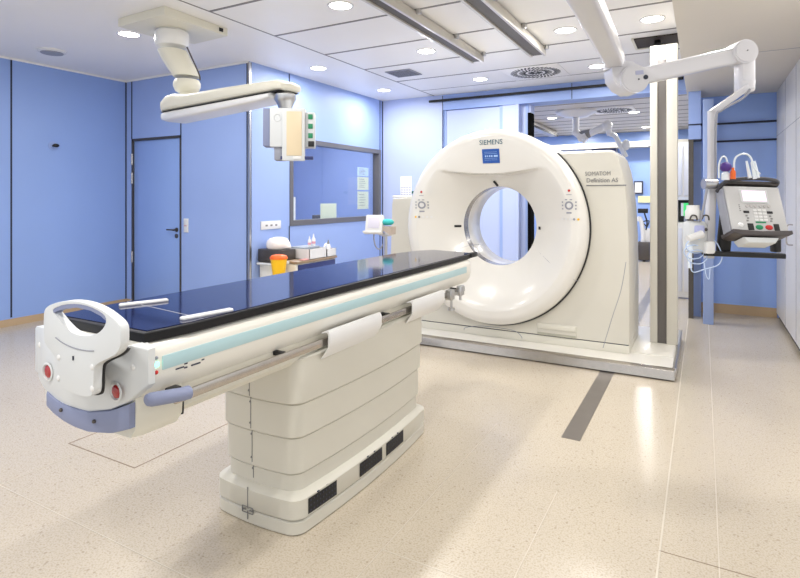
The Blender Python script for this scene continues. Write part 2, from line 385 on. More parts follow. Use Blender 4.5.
DL = [(-4.59, 3.18, 'bright round downlight in plain left ceiling beside the pendant plate'),
      (-2.465, 3.5, 'round downlight cut by top picture edge, left of the ceiling rails'),
      (-3.89, 5.08, 'round downlight above the left wall corner strip, in plain ceiling'),
      (-3.89, 6.57, 'round downlight in plain ceiling nearest the back left corner'),
      (-2.47, 5.02, 'round downlight between the left rail and the dark vent'),
      (-2.46, 6.54, 'round downlight just left of the swirl air diffuser'),
      (-1.075, 4.99, 'round downlight right of the right ceiling rail, beside the descending arm'),
      (-1.055, 6.54, 'round downlight right of the swirl air diffuser'),
      (-.37, 5.03, 'round downlight near the cable opening at upper right'),
      (-2.49, 10.43, 'round downlight in the back room, left of the small pendant'),
      (-1.06, 10.39, 'round downlight in the back room, right of the small pendant'),
      (-1.06, 12.74, 'farthest small downlight in the back room next to the white post')]
for a in DL: downlight(*a)
for x, y in ((-4.59, 1.2), (-2.465, 1.6), (-1.075, 1.6), (-2.465, -.2), (-1.075, -.2), (-4.59, -.6)):
    downlight(x, y, 'round downlight in the near ceiling outside the picture')
for x, y in ((.3, 1.4), (.12, 3.6), (.58, 3.6)): downlight(x, y, 'added unseen downlight in the right soffit brightening the alcove', z=SOF)  # lamps added out of view to lift the dark right alcove
for x, y in ((-4, 9.2), (1.0, 10.4), (-2.49, 12.74), (1.0, 12.5), (.3, 8.0), (-3.9, 12.0)): downlight(x, y, 'added unseen downlight that brightens the back room')  # extra lamps added out of sight to brighten the back room
for x, y in ((-5.6, 5.6), (-5.6, 7.3)): downlight(x, y, 'added downlight brightening the control room behind the window')  # lamps added to light up the control room
def ceiling_rail(x0, x1, y1, label):
    o = thing('ceiling_rail', ((x0 + x1) / 2, y1, CEIL), label, 'rail', 'metal rails under the ceiling')
    p = MB().box(x0, x1, -.6, y1, CEIL - .05, CEIL - .012, bev=.004).box(x0, x0 + .025, -.6, y1, CEIL - .09, CEIL - .045, bev=.003).box(x1 - .025, x1, -.6, y1, CEIL - .09, CEIL - .045, bev=.003)
    p.build('rail_profile', mat('rail_metal', (.62, .59, .53), .35, metal=.3), o)
    B(x0 + .026, x1 - .026, -.6, y1 + .001, CEIL - .075, CEIL - .05).build('rail_slot', mat('rail_slot_grey', (.10, .09, .08), .5), o)
    for y in (1.6, 2.4, 3.106, 3.871, 4.636, y1 - .05):
        B(x1, x1 + .035, y - .02, y + .02, CEIL - .04, CEIL, bev=.004).build('bracket', alu, o)
ceiling_rail(-2.13, -1.99, 5.40, 'left long metal rail under ceiling, open dark end near swirl diffuser')
ceiling_rail(-1.52, -1.36, 5.45, 'right long metal rail under ceiling above the scanner, pale end cap')
# swirl diffuser
def swirl(cx, cy, r, label):
    o = thing('air_diffuser', (cx, cy, CEIL), label, 'air diffuser')
    B(cx - r * 1.12, cx + r * 1.12, cy - r * 1.12, cy + r * 1.12, CEIL - .008, CEIL, bev=.002).build('face_plate', ceilm, o)
    sl = MB()
    for ring, (r0, r1, n) in enumerate(((.06, .30, 12), (.36, .66, 24), (.70, .98, 36))):
        for k in range(n):
            a = 2 * PI * k / n + ring * .07; M = Matrix.Translation((cx, cy, 0)) @ rot('Z', a) @ Matrix.Translation((r * (r0 + r1) / 2, 0, 0)) @ rot('Z', .5)
            sl.box(-r * (r1 - r0) / 2, r * (r1 - r0) / 2, -.011, .011, CEIL - .0095, CEIL - .006, M=M)
    s = sl.build('slots', black, o, smooth=False); s['kind'] = 'stuff'
swirl(-1.75, 6.5, .30, 'square swirl air diffuser with radial black slots in the ceiling')
swirl(-1.34, 10.0, .30, 'swirl air diffuser seen in the back room ceiling')
v = thing('ceiling_vent', (-3.15, 5.77, CEIL), 'small dark rectangular grille in ceiling left of the rails', 'vent')
B(-3.31, -2.98, 5.61, 5.94, CEIL - .01, CEIL, bev=.002).build('frame', greyp, v)
g = MB()
for k in range(7): g.box(-3.29, -3.0, 5.64 + k * .042, 5.66 + k * .042, CEIL - .013, CEIL - .009)
g.build('grille', darksteel, v)
sm = thing('smoke_detector', (-5.81, 3.17, CEIL), 'flat grey round detector on the plain ceiling at upper left', 'detector')
MB().lathe([(.13, 0), (.13, -.012), (.115, -.02), (0, -.02)], (-5.81, 3.17, CEIL)).build('ring', white, sm)
MB().lathe([(.105, -.018), (.1, -.028), (0, -.03)], (-5.81, 3.17, CEIL)).build('cover', greyp, sm)
# cable opening
co = thing('cable_opening', (-.38, 5.7, CEIL), 'dark rectangular ceiling opening above the white cable post', 'opening')
B(-.57, -.19, 5.57, 5.93, CEIL - .012, CEIL - .001).build('recess', mat('opening_dark', (.035, .025, .018), .7), co)
B(-.59, -.57, 5.55, 5.95, CEIL - .02, CEIL - .001).box(-.57, -.19, 5.93, 5.95, CEIL - .02, CEIL - .001).build('frame', cream2, co)

# ================================================================== CT SCANNER
GX, GZ = -1.690, 1.107; RO = .888; RH = .372; SX = .958
sc = thing('ct_scanner', (GX, 4.58, 0), 'large cream white ring shaped CT scanner gantry standing on a steel edged platform', 'CT scanner')
def smooth(t): t = max(0, min(1, t)); return t * t * (3 - 2 * t)
squash = lambda c: (GX + (c.x - GX) * SX, c.y, c.z)
def crease(x): q = (x - GX) / .62; return 1.592 + .068 * q * q
def gy(x, z):
    r = math.hypot((x - GX) / SX, z - GZ); y = 4.70
    if r > .80: q = (r - .80) / (RO - .80); y += .075 * (1 - math.sqrt(max(0, 1 - q * q)))
    s = max(0, (.76 - r) / (.76 - RH)); d = .29 * s ** 1.35
    if z > crease(x) - .012 and r < .78:
        t = smooth((z - crease(x) + .012) / .014); k = max(0, 1 - abs(x - GX) / .66) ** .6
        d2 = min(d, .055 * smooth((.78 - r) / .36)); d = d + (d2 - d) * t * 1
    return y + d
t = bmesh.new(); rings = []; NA = 240; rr = [RH + (RO - RH) * (k / 100) for k in range(101)]
for r in rr: rings.append([t.verts.new((GX + SX * r * math.cos(2 * PI * k / NA), gy(GX + SX * r * math.cos(2 * PI * k / NA), GZ + r * math.sin(2 * PI * k / NA)), GZ + r * math.sin(2 * PI * k / NA))) for k in range(NA)])
rings.append([t.verts.new((GX + SX * (RO + .004) * math.cos(2 * PI * k / NA), 4.82, GZ + (RO + .004) * math.sin(2 * PI * k / NA))) for k in range(NA)])
rings.append([t.verts.new((GX + SX * (RO - .05) * math.cos(2 * PI * k / NA), 4.822, GZ + (RO - .05) * math.sin(2 * PI * k / NA))) for k in range(NA)])
for A, Bq in zip(rings, rings[1:]):
    for k in range(NA): t.faces.new((A[k], Bq[k], Bq[(k + 1) % NA], A[(k + 1) % NA]))
bmesh.ops.recalc_face_normals(t, faces=t.faces)
m_ = MB(); m_._add(t); m_.build('front_cover', shellw, sc)
MB().tube([(GX + (RO + .005) * math.cos(math.radians(a_)), 4.822, GZ + (RO + .005) * math.sin(math.radians(a_))) for a_ in range(163, 408, 2)], .0115, 10).build('seal_ring', black, sc, fn=squash)
# casing (front wall follows the ring where the ring stands higher)
pts = [(-2.80, .165), (-2.765, 1.30), (-2.755, 1.365), (-2.45, 1.375)]
a0 = math.atan2(1.375 - GZ, -2.45 - GX); a1 = math.atan2(1.757 - GZ, -1.05 - GX)
for k in range(1, 30):
    a = a0 + (a1 - a0) * k / 30; pts.append((GX + SX * (RO - .015) * math.cos(a), GZ + (RO - .015) * math.sin(a)))
pts += [(-1.05, 1.757), (-.70, 1.760), (-.645, 1.752), (-.622, 1.72), (-.59, 1.62), (-.566, 1.49), (-.545, 1.29), (-.532, 1.03), (-.526, .614), (-.527, .165)]
MB().plate(pts, [circ(GX, GZ, .76, 96)], XZ, 4.83, 5.56, bev=.007).build('casing', casem, sc)
# thin raised rim on the casing top at the back
MB().plate([(-1.12, 1.755), (-.72, 1.755), (-.66, 1.755), (-.66, 1.772), (-.70, 1.782), (-1.12, 1.782)], [], XZ, 4.95, 5.55, bev=.01).build('top_cap', shellw, sc)
B(-2.78, -2.45, 4.86, 5.5, 1.372, 1.395, bev=.008).build('top_cap', shellw, sc)
B(-2.80, -.527, 4.832, 5.56, .09, .158, bev=.004).build('toe_plate', cream2, sc)
B(-2.79, -.535, 4.84, 5.55, .155, .168).build('toe_seam', seamm, sc)
ar = MB()   # curved groove low on the right of the casing
def grv(p, r=.0035, y=4.831): return [(a, y, b) for a, b in p]
cv = [PY(u, v_, 4.831) for u, v_ in ((626, 262), (621, 290), (612, 318), (603, 348))]
ar.curve(cv, .0028); ar.curve([PY(u, v_, 4.831) for u, v_ in ((464, 330), (466, 327.5), (480, 326), (500, 328), (515, 331), (521, 336), (522, 338.5))], .003)
ar.build('groove', greyp, sc)
pk = thing; x0, x1 = -1.285, -.945
B(x0, x1, 4.823, 4.835, .165, .275, bev=.006).build('grip_recess', casem, sc)
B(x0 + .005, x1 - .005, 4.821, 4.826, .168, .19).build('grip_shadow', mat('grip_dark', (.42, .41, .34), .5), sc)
B(x0 + .005, x1 - .005, 4.81, 4.83, .222, .272, bev=.012).build('grip_bar', cream2, sc)
# bore
MB().lathe([(RH, 0), (RH - .003, .015), (RH - .003, .105), (RH, .108)], (GX, gy(GX + SX * RH, GZ), GZ), 'Y', 96).build('bore_window', mat('bore_steel', (.42, .41, .39), .25, metal=.7, noise=.15, scale=12), sc, fn=squash)
yb = gy(GX + SX * RH, GZ) + .106
MB().lathe([(RH, 0), (RH - .002, .01), (RH, .33), (RH + .06, .42), (RH + .25, .50), (.84, .52), (.86, .40), (.86, -.1)], (GX, yb, GZ), 'Y', 96).build('bore_liner', shellw, sc, fn=squash)
# decals on the cover
def conf(off=.002): return lambda c: (c.x, gy(c.x, c.z) + c.y - off, c.z)
MT = lambda x, z: Matrix.Translation((x, 0, z)) @ rot('X', PI / 2)
px, _, pz = PY(490.5, 142.3, 4.69)
MB().text('SIEMENS', MT(px, pz), .062, bold=0, sx=.95, extrude=.0005).build('lettering', tealink, sc, smooth=False, fn=conf(.003))
a = PY(481.8, 149.3, 4.70); b = PY(499, 162.8, 4.70)
nx = 10; tt = MB(); tt.sheet([[(a[0] + (b[0] - a[0]) * i / nx, 0, b[2] + (a[2] - b[2]) * k / 6) for i in range(nx + 1)] for k in range(7)])
tt.build('blue_label', signblue, sc, fn=conf(.004))
tt = MB(); cx = (a[0] + b[0]) / 2; cz = (a[2] + b[2]) / 2
for dx, w_ in ((-.055, .012), (-.035, .008), (-.017, .012), (.002, .014), (.028, .02), (.05, .014)): tt.box(cx + dx, cx + dx + w_, -.0005, .0005, cz - .008, cz + .008)
for k in (-.035, -.02, .022, .036): tt.box(cx - .06, cx + .06, -.0005, .0005, cz + k - .001, cz + k + .001)
tt.build('label_marks', mat('label_light_blue', (.45, .65, .95), .5), sc, fn=conf(.006))
def panel(u, v_):
    o = PY(u, v_, 4.70); cx, cz = o[0], o[2]
    c = lambda q, m, nm, **k: q.build(nm, m, sc, fn=conf(.004), **k)
    c(MB().lathe([(0, 0), (.011, 0), (.011, .002)], (cx, 0, cz + .125), 'Y', 12), red, 'stop_button')
    q = MB().lathe([(.022, 0), (.036, 0), (.036, .002)], (cx, 0, cz), 'Y', 20)
    for sx in (-1, 1):
        for sz in (-1, 0, 1): q.box(cx + sx * .056 - .006, cx + sx * .056 + .006, -.001, .001, cz + sz * .028 - .006, cz + sz * .028 + .006)
        q.box(cx + sx * .02 - .014, cx + sx * .02 + .006, -.001, .001, cz + .045, cz + .053)
    q.box(cx - .022, cx + .022, -.001, .001, cz - .068, cz - .055).box(cx - .022, cx + .022, -.001, .001, cz + .088, cz + .093)
    c(q, greyp, 'button_ring'); c(MB().lathe([(0, 0), (.018, 0), (.018, .002)], (cx, 0, cz), 'Y', 14), white, 'centre_button')
    return cx, cz
for k, (u, v_) in enumerate(((421.4, 205), (569, 205.5))):
    cx, cz = panel(u, v_)
    sg = 1 if k else -1
    for i in range(5):
        mm = [white, white, white, greyp, yellow][i] if k else [yellow, inkg, white, white, white][i]
        MB().lathe([(0, 0), (.010, 0), (.010, .002)], (cx - .06 + .034 * i, 0, cz - .115), 'Y', 12).build('indicator', mm, sc, fn=conf(.004))
for (u, v_, w_, hh) in ((455.4, 226.4, .026, .011), (537.5, 228.5, .012, .014)):
    o = PY(u, v_, 4.88); B(o[0] - w_, o[0] + w_, -.003, .003, o[2] - hh, o[2] + hh, bev=.002).build('laser_window', black, sc, fn=conf(.004))
o = PY(494.5, 183.5, 4.92); MB().box(-.012, .012, -.004, .004, -.026, .026, bev=.003, M=Matrix.Translation((o[0], 0, o[2])) @ rot('Y', -.5)).build('laser_window', black, sc, fn=conf(.006))
sm_ = MB(); ln = [PY(u, v_, 4.72) for u, v_ in ((535, 254.5), (548, 263), (562, 272), (573, 280), (578, 282))]
ln = [(p[0], gy(p[0], p[2]) + .002, p[2]) for p in ln]; sm_.curve(ln, .0022)
ln = [PY(u, v_, 4.74) for u, v_ in ((449, 253), (455, 249), (462, 247), (470, 248))]; ln = [(p[0], gy(p[0], p[2]) + .002, p[2]) for p in ln]; sm_.curve(ln, .0022)
sm_.build('cover_seam', greyp, sc)
px, _, pz = PY(585, 174, 4.828)
MB().text('SOMATOM', Matrix.Translation((px, 4.827, pz)) @ rot('X', PI / 2), .050, bold=0, align='LEFT', sx=.84).build('lettering', inkg, sc, smooth=False)
px, _, pz = PY(586.3, 180.6, 4.828)
MB().text('Definition AS', Matrix.Translation((px, 4.827, pz)) @ rot('X', PI / 2), .052, bold=.0004, align='LEFT', sx=.90).box(px, px + .315, 4.825, 4.831, pz - .047, pz - .038).build('lettering', inkg, sc, smooth=False)
# platform
pf = thing('scanner_platform', (-1.66, 4.6, 0), 'low cream platform with shiny steel front edge under the CT scanner', 'platform')
B(-2.86, -.20, 4.60, 5.95, .02, .090, bev=.004).build('deck', cream, pf)
MB().plate([(4.555, .012), (4.60, .012), (4.625, .088), (4.60, .092), (4.567, .075)], [], YZ, -2.86, -.185).build('front_edge', steel, pf)
B(-2.84, -.21, 4.60, 5.9, 0, .02).build('plinth', black, pf)
B(-.202, -.176, 4.60, 5.95, .012, .094, bev=.004).build('end_trim', alu, pf)
B(-.56, -.21, 4.90, 5.9, .088, .100, bev=.004).build('raised_plate', cream, pf)
# cable post
cp = thing('cable_post', (-.3, 5.3, .1), 'tall cream channel post with grey strip standing on the platform end', 'post')
B(-.409, -.350, 5.29, 5.42, .1, 2.71, bev=.006).build('left_upright', mat('post_cream', (.62, .60, .54), .4), cp)
B(-.278, -.192, 5.29, 5.42, .1, 2.71, bev=.006).build('right_upright', mat('post_cream', (.62, .60, .54), .4), cp)
B(-.352, -.276, 5.30, 5.37, .1, 2.58, bev=.002).build('cable_cover', mat('cable_cover_grey', (.13, .12, .115), .35, metal=.2), cp)
B(-.352, -.276, 5.305, 5.365, 2.58, 2.71, bev=.002).build('upper_cover', mat('post_cream', (.62, .60, .54), .4), cp)
MB().curve([(-.31, 5.36, 2.66), (-.33, 5.50, 2.75), (-.37, 5.66, 2.80), (-.38, 5.72, CEIL)], .03).build('cable_bundle', black, cp)

# ================================================================== PATIENT TABLE
TX = -1.69
tb = thing('patient_table', (TX, 1.74, 0), 'long CT patient table with navy top on a cream telescoping pedestal', 'patient table')
PCX = -1.663
def plan(hw, y0, y1, bow=.03, end=.02, r=.048, n=8):
    """rounded, bulging plan outline"""
    out = []; cor = [(hw, y1, 0), (-hw, y1, PI / 2), (-hw, y0, PI), (hw, y0, 1.5 * PI)]
    raw = []
    for cx, cy, a in cor:
        cx2 = cx - math.copysign(r, cx); cy2 = cy - (r if cy == y1 else -r)
        for k in range(n + 1): raw.append((cx2 + r * math.cos(a + PI / 2 * k / n), cy2 + r * math.sin(a + PI / 2 * k / n)))
        nx_ = {0: 'top', 1: 'left', 2: 'bot', 3: 'right'}
        idx = cor.index((cx, cy, a)); ncx, ncy, _ = cor[(idx + 1) % 4]
        e = raw[-1]; ncx2 = ncx - math.copysign(r, ncx); ncy2 = ncy - (r if ncy == y1 else -r); na = a + PI / 2
        f = (ncx2 + r * math.cos(na), ncy2 + r * math.sin(na))
        for k in range(1, 12): raw.append((e[0] + (f[0] - e[0]) * k / 12, e[1] + (f[1] - e[1]) * k / 12))
    ym = (y0 + y1) / 2; hl = (y1 - y0) / 2
    for x, y in raw:
        q = 1 - ((y - ym) / hl) ** 2; p = 1 - (x / hw) ** 2
        out.append((PCX + x + math.copysign(bow * q, x) * abs(x) / hw, y + math.copysign(end * p, y - ym) * abs(y - ym) / hl))
    return out
PHW = .232; PY1 = 2.90; PB = .032
def pband(name, hw, y0, y1, z0, z1, m, ch=.006, **k):
    P0 = lambda d: plan(hw - d, y0 + d, y1 - d, **k)
    secs = []
    for z, d in ((z0, ch), (z0 + ch, 0), (z1 - ch, 0), (z1, ch)): secs.append([(x, y, z) for x, y in P0(d)])
    return MB().loft(secs).build(name, m, tb)
pband('base_skirt', PHW, 1.735, PY1, .0, .058, pedm, bow=PB)
pband('base_gap', PHW - .007, 1.745, PY1 - .01, .055, .067, black, bow=PB, ch=.002)
# upper base with sloped shoulder
secs = [[(x, y, z) for x, y in plan(PHW + .002 - d, 1.733 + d, PY1 + .002 - d, bow=PB)] for z, d in ((.064, .003), (.068, 0), (.144, 0), (.148, .004), (.163, .034))]
MB().loft(secs).build('base_cover', greyw if False else pedm, tb)
for k, (z0, z1, d) in enumerate(((.15, .232, .034), (.234, .385, .026), (.387, .528, .018), (.530, .72, .010))):
    pband('pedestal_band', PHW + .002 - d, 1.733 + d, PY1 + .002 - d, z0, z1, pedm, ch=.005, bow=PB)
sm_ = MB()
def pcurve(x, hw, y0, end=.02): return y0 - end * (1 - (x / hw) ** 2)
for z0, z1, d in ((.02, .055, 0), (.068, .155, 0), (.18, .244, .034), (.25, .39, .026), (.397, .53, .018), (.537, .69, .010)):
    y = pcurve(-.015, PHW, 1.733 + d); sm_.cyl((PCX - .02, y, z0), (PCX - .02, y, z1), .0022, 6)
for z, d in ((.22, .034), (.27, .026), (.37, .026), (.42, .018), (.51, .018), (.56, .010)): sm_.sphere((PCX - .023, pcurve(0, PHW, 1.733 + d), z), .005)
sm_.build('pedestal_seam', inkg, tb)
def sideX(y, hw=.234, bow=.032, y0=1.733, y1=2.902): ym = (y0 + y1) / 2; return PCX + hw + bow * (1 - ((y - ym) / ((y1 - y0) / 2)) ** 2)
for (ya, yb_) in ((1.79, 1.97), (2.14, 2.34), (2.38, 2.57)):
    rows = []; fr_ = MB()
    for z in (.074, .138): rows.append([(sideX(ya + (yb_ - ya) * k / 6) + .0015, ya + (yb_ - ya) * k / 6, z) for k in range(7)])
    o = MB().sheet(rows).build('air_vent', black, tb)
    gm = MB()
    for k in range(9):
        for i in range(3):
            y = ya + .015 + (yb_ - ya - .03) * k / 8; z = .086 + i * .020; gm.box(sideX(y) + .001, sideX(y) + .0035, y - .004, y + .004, z - .003, z + .003)
    gm.build('vent_slats', inkm, o)
    for dy in (-.03, .03): am = MB().box(sideX((ya + yb_) / 2) - .004, sideX((ya + yb_) / 2) + .0015, (ya + yb_) / 2 + dy - .006, (ya + yb_) / 2 + dy + .006, .1405, .1455); am.build('vent_mark', inkm, tb)
sc_ = MB(); yy = pcurve(0, PHW, 1.733); cx_ = PCX - .02
for dx in (-.018, .018): sc_.box(cx_ + dx - .008, cx_ + dx + .008, yy - .0035, yy + .002, .057, .060)
for dx in (-.03, .03): sc_.box(cx_ + dx - .0015, cx_ + dx + .0015, yy - .0025, yy + .002, .047, .072)
sc_.box(cx_ - .03, cx_ + .03, yy - .003, yy, .071, .073).box(cx_ - .03, cx_ + .03, yy - .003, yy, .046, .048)
sc_.build('latch_plate', inkg, tb)
# table body
def sect(half, y, sc=1, dz=0): return [(TX + a * sc, y, b) for a, b in half] + [(TX - a * sc, y, b) for a, b in reversed(half)]
hp = [(.20, .948), (.235, .947), (.258, .938), (.270, .922), (.273, .91), (.273, .855), (.262, .812), (.24, .785)]
MB().loft([sect(hp, 1.045, .97), sect(hp, 1.055), sect(hp, 3.50), sect(hp, 3.56, .995), sect(hp, 3.60, .97), sect(hp, 3.615, .93)]).build('table_body', cream, tb)
B(TX + .272, TX + .276, 1.09, 3.50, .862, .904, bev=.0015).box(TX - .276, TX - .272, 1.065, 3.5, .862, .904, bev=.0015).build('side_stripe', aqua, tb)
lp = [(.235, .790), (.245, .765), (.24, .715), (.215, .690), (.1, .685)]
MB().loft([sect(lp, 1.19, .99), sect(lp, 1.2), sect(lp, 3.0), sect(lp, 3.12, .9)]).build('lower_body', cream2, tb)
B(TX - .243, TX + .249, 1.180, 1.192, .69, .775, bev=.01).build('body_gap', black, tb)
lp2 = [(.25, .79), (.256, .765), (.252, .70), (.228, .668), (.1, .665)]
MB().loft([sect(lp2, 1.03, .93), sect(lp2, 1.06, .98), sect(lp2, 1.17, 1), sect(lp2, 1.182, .985)]).build('foot_housing', cream2, tb)
# accessory rail with brackets, grip, drape holders
B(TX + .283, TX + .296, 1.12, 3.42, .752, .784, bev=.003).box(TX - .296, TX - .283, 1.2, 3.42, .752, .784, bev=.003).build('accessory_rail', steel, tb)
for y in (1.62, 2.42, 3.10, 3.30): B(TX + .24, TX + .286, y - .012, y + .012, .77, .787, bev=.003).build('rail_bracket', black, tb)
gr = MB(); gr.loft([[(TX + .283 + .017 + .019 * k_ * math.cos(a_), y, zc + .021 * k_ * math.sin(a_)) for a_ in [2 * PI * i_ / 16 for i_ in range(16)]] for y, zc, k_ in ((1.015, .800, .5), (1.02, .799, .8), (1.032, .797, .97), (1.05, .794, 1), (1.09, .787, 1), (1.14, .779, 1), (1.165, .777, 1), (1.167, .777, .9))])
gr.build('grip_handle', lilac, tb)
B(TX + .27, TX + .30, 1.10, 1.14, .775, .805, bev=.004).build('grip_mount', black, tb)
lb = MB()
for u, v_, w_ in ((180, 368, .03), (186, 367.5, .010), (196, 364, .035), (186, 363.5, .012), (203, 359.5, .010)):
    o = PX(u, v_, TX + .2735); lb.box(TX + .262, TX + .2745, o[1] - w_ / 2, o[1] + w_ / 2, o[2] - .002, o[2] + .002)
lb.build('body_lettering', inkm, tb)
o = PX(157, 364.5, TX + .274); B(TX + .268, TX + .276, o[1] - .006, o[1] + .006, o[2] - .007, o[2] + .007, bev=.002).build('indicator_lamp', ledg, tb, label='glowing green indicator')
MB().sphere((TX + .272, PX(156.5, 358, TX + .274)[1], PX(156.5, 358, TX + .274)[2]), .006).build('indicator_lamp', greyp, tb)
MB().sphere((TX + .272, PX(156.5, 372.5, TX + .274)[1], PX(156.5, 372.5, TX + .274)[2]), .0065).build('indicator_lamp', red, tb, label='red indicator')
def holder(y0, y1, label):
    x = TX + .31
    pr = [(x - .03, .808), (x - .006, .818), (x + .006, .816), (x + .012, .802), (x + .012, .765), (x + .008, .745), (x - .03, .695), (x - .035, .695), (x + .002, .745), (x + .004, .80), (x - .004, .809), (x - .03, .803)]
    s = MB().loft([[(a, y, b) for a, b in pr] for y in (y0, y0 + .002, y1 - .002, y1)])
    s = s.build('drape_holder', white); return tag(s, label, 'holder', 'white holders hung on the table rail')
holder(1.865, 2.29, 'white folded plastic holder on the table rail, nearer of the pair')
holder(2.62, 3.03, 'white folded plastic holder on the table rail, farther one near the scanner')
cl = MB(); x = TX + .31
cl.box(x - .03, x + .012, 3.13, 3.19, .735, .80, bev=.006).cyl((x, 3.16, .735), (x, 3.16, .68), .007).cyl((x, 3.16, .685), (x, 3.16, .670), .022, 14)
cl.box(x - .01, x + .03, 3.25, 3.31, .745, .81, bev=.01).cyl((x + .01, 3.28, .745), (x + .01, 3.28, .715), .008).box(x - .005, x + .015, 3.17, 3.26, .76, .775)
tag(cl.build('rail_clamp', alu), 'small metal rail clamp with thumbscrew at scanner end of the table', 'clamp')
# tabletop
right = [(-1.445, 1.05), (-1.425, 1.2), (-1.425, 3.3), (-1.435, 3.62), (-1.455, 3.70)]
left = [(-1.80, 3.78), (-1.88, 3.66), (-1.93, 3.4), (-1.945, 2.4), (-1.95, 1.2), (-1.935, 1.05)]
MB().plate(right + left, [], XY, .946, .977, bev=.004).build('tabletop', mat('black_edge', (.006, .006, .008), .45, spec=.3), tb, smooth=False)
ins = []; cxm, cym = -1.69, 2.4
for x, y in right + left: ins.append((x - .014 * (1 if x > cxm else -1), y - .02 * (1 if y > cym else -1)))
MB().plate(ins, [], XY, .976, .9795).build('top_surface', navy, tb, smooth=False)
MB().cyl((-1.93, 1.33, .9785), (-1.44, 1.265, .9785), .0022, 6).build('tabletop_seam', greyp, tb)
B(-1.455, -1.425, 3.62, 3.74, .95, .985, bev=.006).build('tip_block', black, tb)
for (ua, va, ub, vb) in ((119, 305, 168, 299.5), (181, 318.5, 232, 309)):
    p = PZ(ua, va, .985); q = PZ(ub, vb, .985); dx, dy = q[0] - p[0], q[1] - p[1]; L_ = math.hypot(dx, dy)
    M = Matrix.Translation(((p[0] + q[0]) / 2, (p[1] + q[1]) / 2, .983)) @ rot('Z', math.atan2(dy, dx))
    MB().box(-L_ / 2, L_ / 2, -.013, .013, -.006, .007, bev=.006, seg=3, M=M).build('side_rest', white, tb)
# foot end: bowed cap, bumper, handle plate
def bow(x): return 1.03 - .07 * (1 - min(1.0, abs(x - TX) / .28) ** 2)
def bp(u, v_, off=0):
    y = 1.0
    for _ in range(14):
        p = PY(u, v_, y); y = y + .5 * (bow(p[0]) + off - y)
    return PY(u, v_, y)
def interp(tab, x):
    tab = sorted(tab)
    if x <= tab[0][0]: return tab[0][1]
    for (a, b), (c, d) in zip(tab, tab[1:]):
        if x <= c: return b + (d - b) * (x - a) / (c - a)
    return tab[-1][1]
def shell(top, bot, off, yb, name, m, n=40, round_=.006):
    T = [bp(u, v_, off) for u, v_ in top]; Bt = [bp(u, v_, off) for u, v_ in bot]
    T = [(p[0], p[2]) for p in T]; Bt = [(p[0], p[2]) for p in Bt]
    xa = max(min(T)[0], min(Bt)[0]); xb = min(max(T)[0], max(Bt)[0]); secs = []
    for k in range(n + 1):
        x = xa + (xb - xa) * k / n; zt = interp(T, x); zb = interp(Bt, x); y = bow(x) + off; r = round_
        e = min(1, min(k, n - k) / 2); y += (1 - e) * .008
        zb = min(zb, zt - 2.5 * r)
        secs.append([(x, yb, zb), (x, y + r, zb), (x, y + r * .3, zb + r * .3), (x, y, zb + r), (x, y, zt - r), (x, y + r * .3, zt - r * .3), (x, y + r, zt), (x, yb, zt)])
    return MB().loft(secs).build(name, m, tb)
shell([(33, 327), (43, 327), (50, 340), (80, 348), (110, 350), (124, 348), (129, 345), (138, 347), (146, 350)], [(33, 372), (45, 390), (60, 403), (88, 412), (110, 410), (127, 403), (138, 393), (146, 386)], 0, 1.06, 'end_cap', greyw)
shell([(43.5, 389), (50, 395.5), (60, 403.5), (70, 408.5), (88, 412.5), (110, 411), (126.5, 405)], [(44.5, 404), (52, 413), (62, 421), (75, 428), (88, 432.5), (110, 434), (126.5, 430.5)], -.006, 1.05, 'bumper', lilac)
for u, v_ in ((61, 410), (94, 421.5)):
    o = bp(u, v_, -.008); MB().sphere(o, .006).build('bumper_screw', darksteel, tb)
for u, v_ in ((74, 369.5), (139.5, 370)) if False else ((73.5, 372), (116.5, 391.5)):
    o = bp(u, v_, -.003)
for u, v_, w_ in ((48.5, 371.5, .8), (116.5, 391.5, 1)):
    o = bp(u, v_, -.003); MB().lathe([(.026, 0), (.030, -.004), (.024, -.006), (.021, 0), (0, .003)], (o[0], o[1], o[2]), 'Y', 20).build('lamp_ring', greyw, tb)
    MB().sphere((o[0], o[1] - .001, o[2]), .020, 1, .25, 1).build('end_lamp', mat('lamp_red', (.38, .012, .015), .25, coat=.5), tb, label='round red lamp')
def ply(u): return .905 + .024 * max(0, min(1, (u - 48) / 75))
def pp(lst, y=None): return [(PY(u, v_, y or ply(u))[0], PY(u, v_, y or ply(u))[2]) for u, v_ in lst]
f1 = lambda l: [(25 + a / 3.85, 290 + b / 3.85) for a, b in l]
outer = f1([(72, 95), (75, 75), (90, 60), (130, 46), (180, 39), (230, 42), (280, 54), (325, 73), (365, 98), (392, 122), (400, 142), (400, 190), (397, 215), (385, 235), (360, 252), (320, 268), (295, 282), (287, 296), (285, 340), (284, 385), (276, 402), (250, 406), (215, 400), (175, 388), (145, 372), (130, 352), (128, 310), (125, 270), (110, 245), (80, 212), (72, 190), (71, 140)])
hole = f1([(103, 80), (116, 68), (150, 56), (200, 53), (250, 64), (292, 86), (311, 104), (311, 130), (294, 157), (268, 173), (235, 178), (203, 174), (172, 160), (142, 130), (120, 102)])
outer = pp(outer); hole = pp(hole, .905)
def refine(l, it=2):
    for _ in range(it):
        o = []
        for i in range(len(l)):
            a = l[i]; b = l[(i + 1) % len(l)]; o.append((a[0] * .75 + b[0] * .25, a[1] * .75 + b[1] * .25)); o.append((a[0] * .25 + b[0] * .75, a[1] * .25 + b[1] * .75))
        l = o
    return l
hp_ = MB().plate(refine(outer, 1), [refine(hole, 1)], XZ, .905, .931, bev=.004)
hpo = hp_.build('handle_plate', greyw, tb)
MB().plate([(a + .003, b - .004) for a, b in refine([p for p in outer if p[1] < 1.0], 1)], [], XZ, .932, .937).build('plate_shadow_line', black, tb)  # black backing offset down and right, stands in for the plate's shadow line
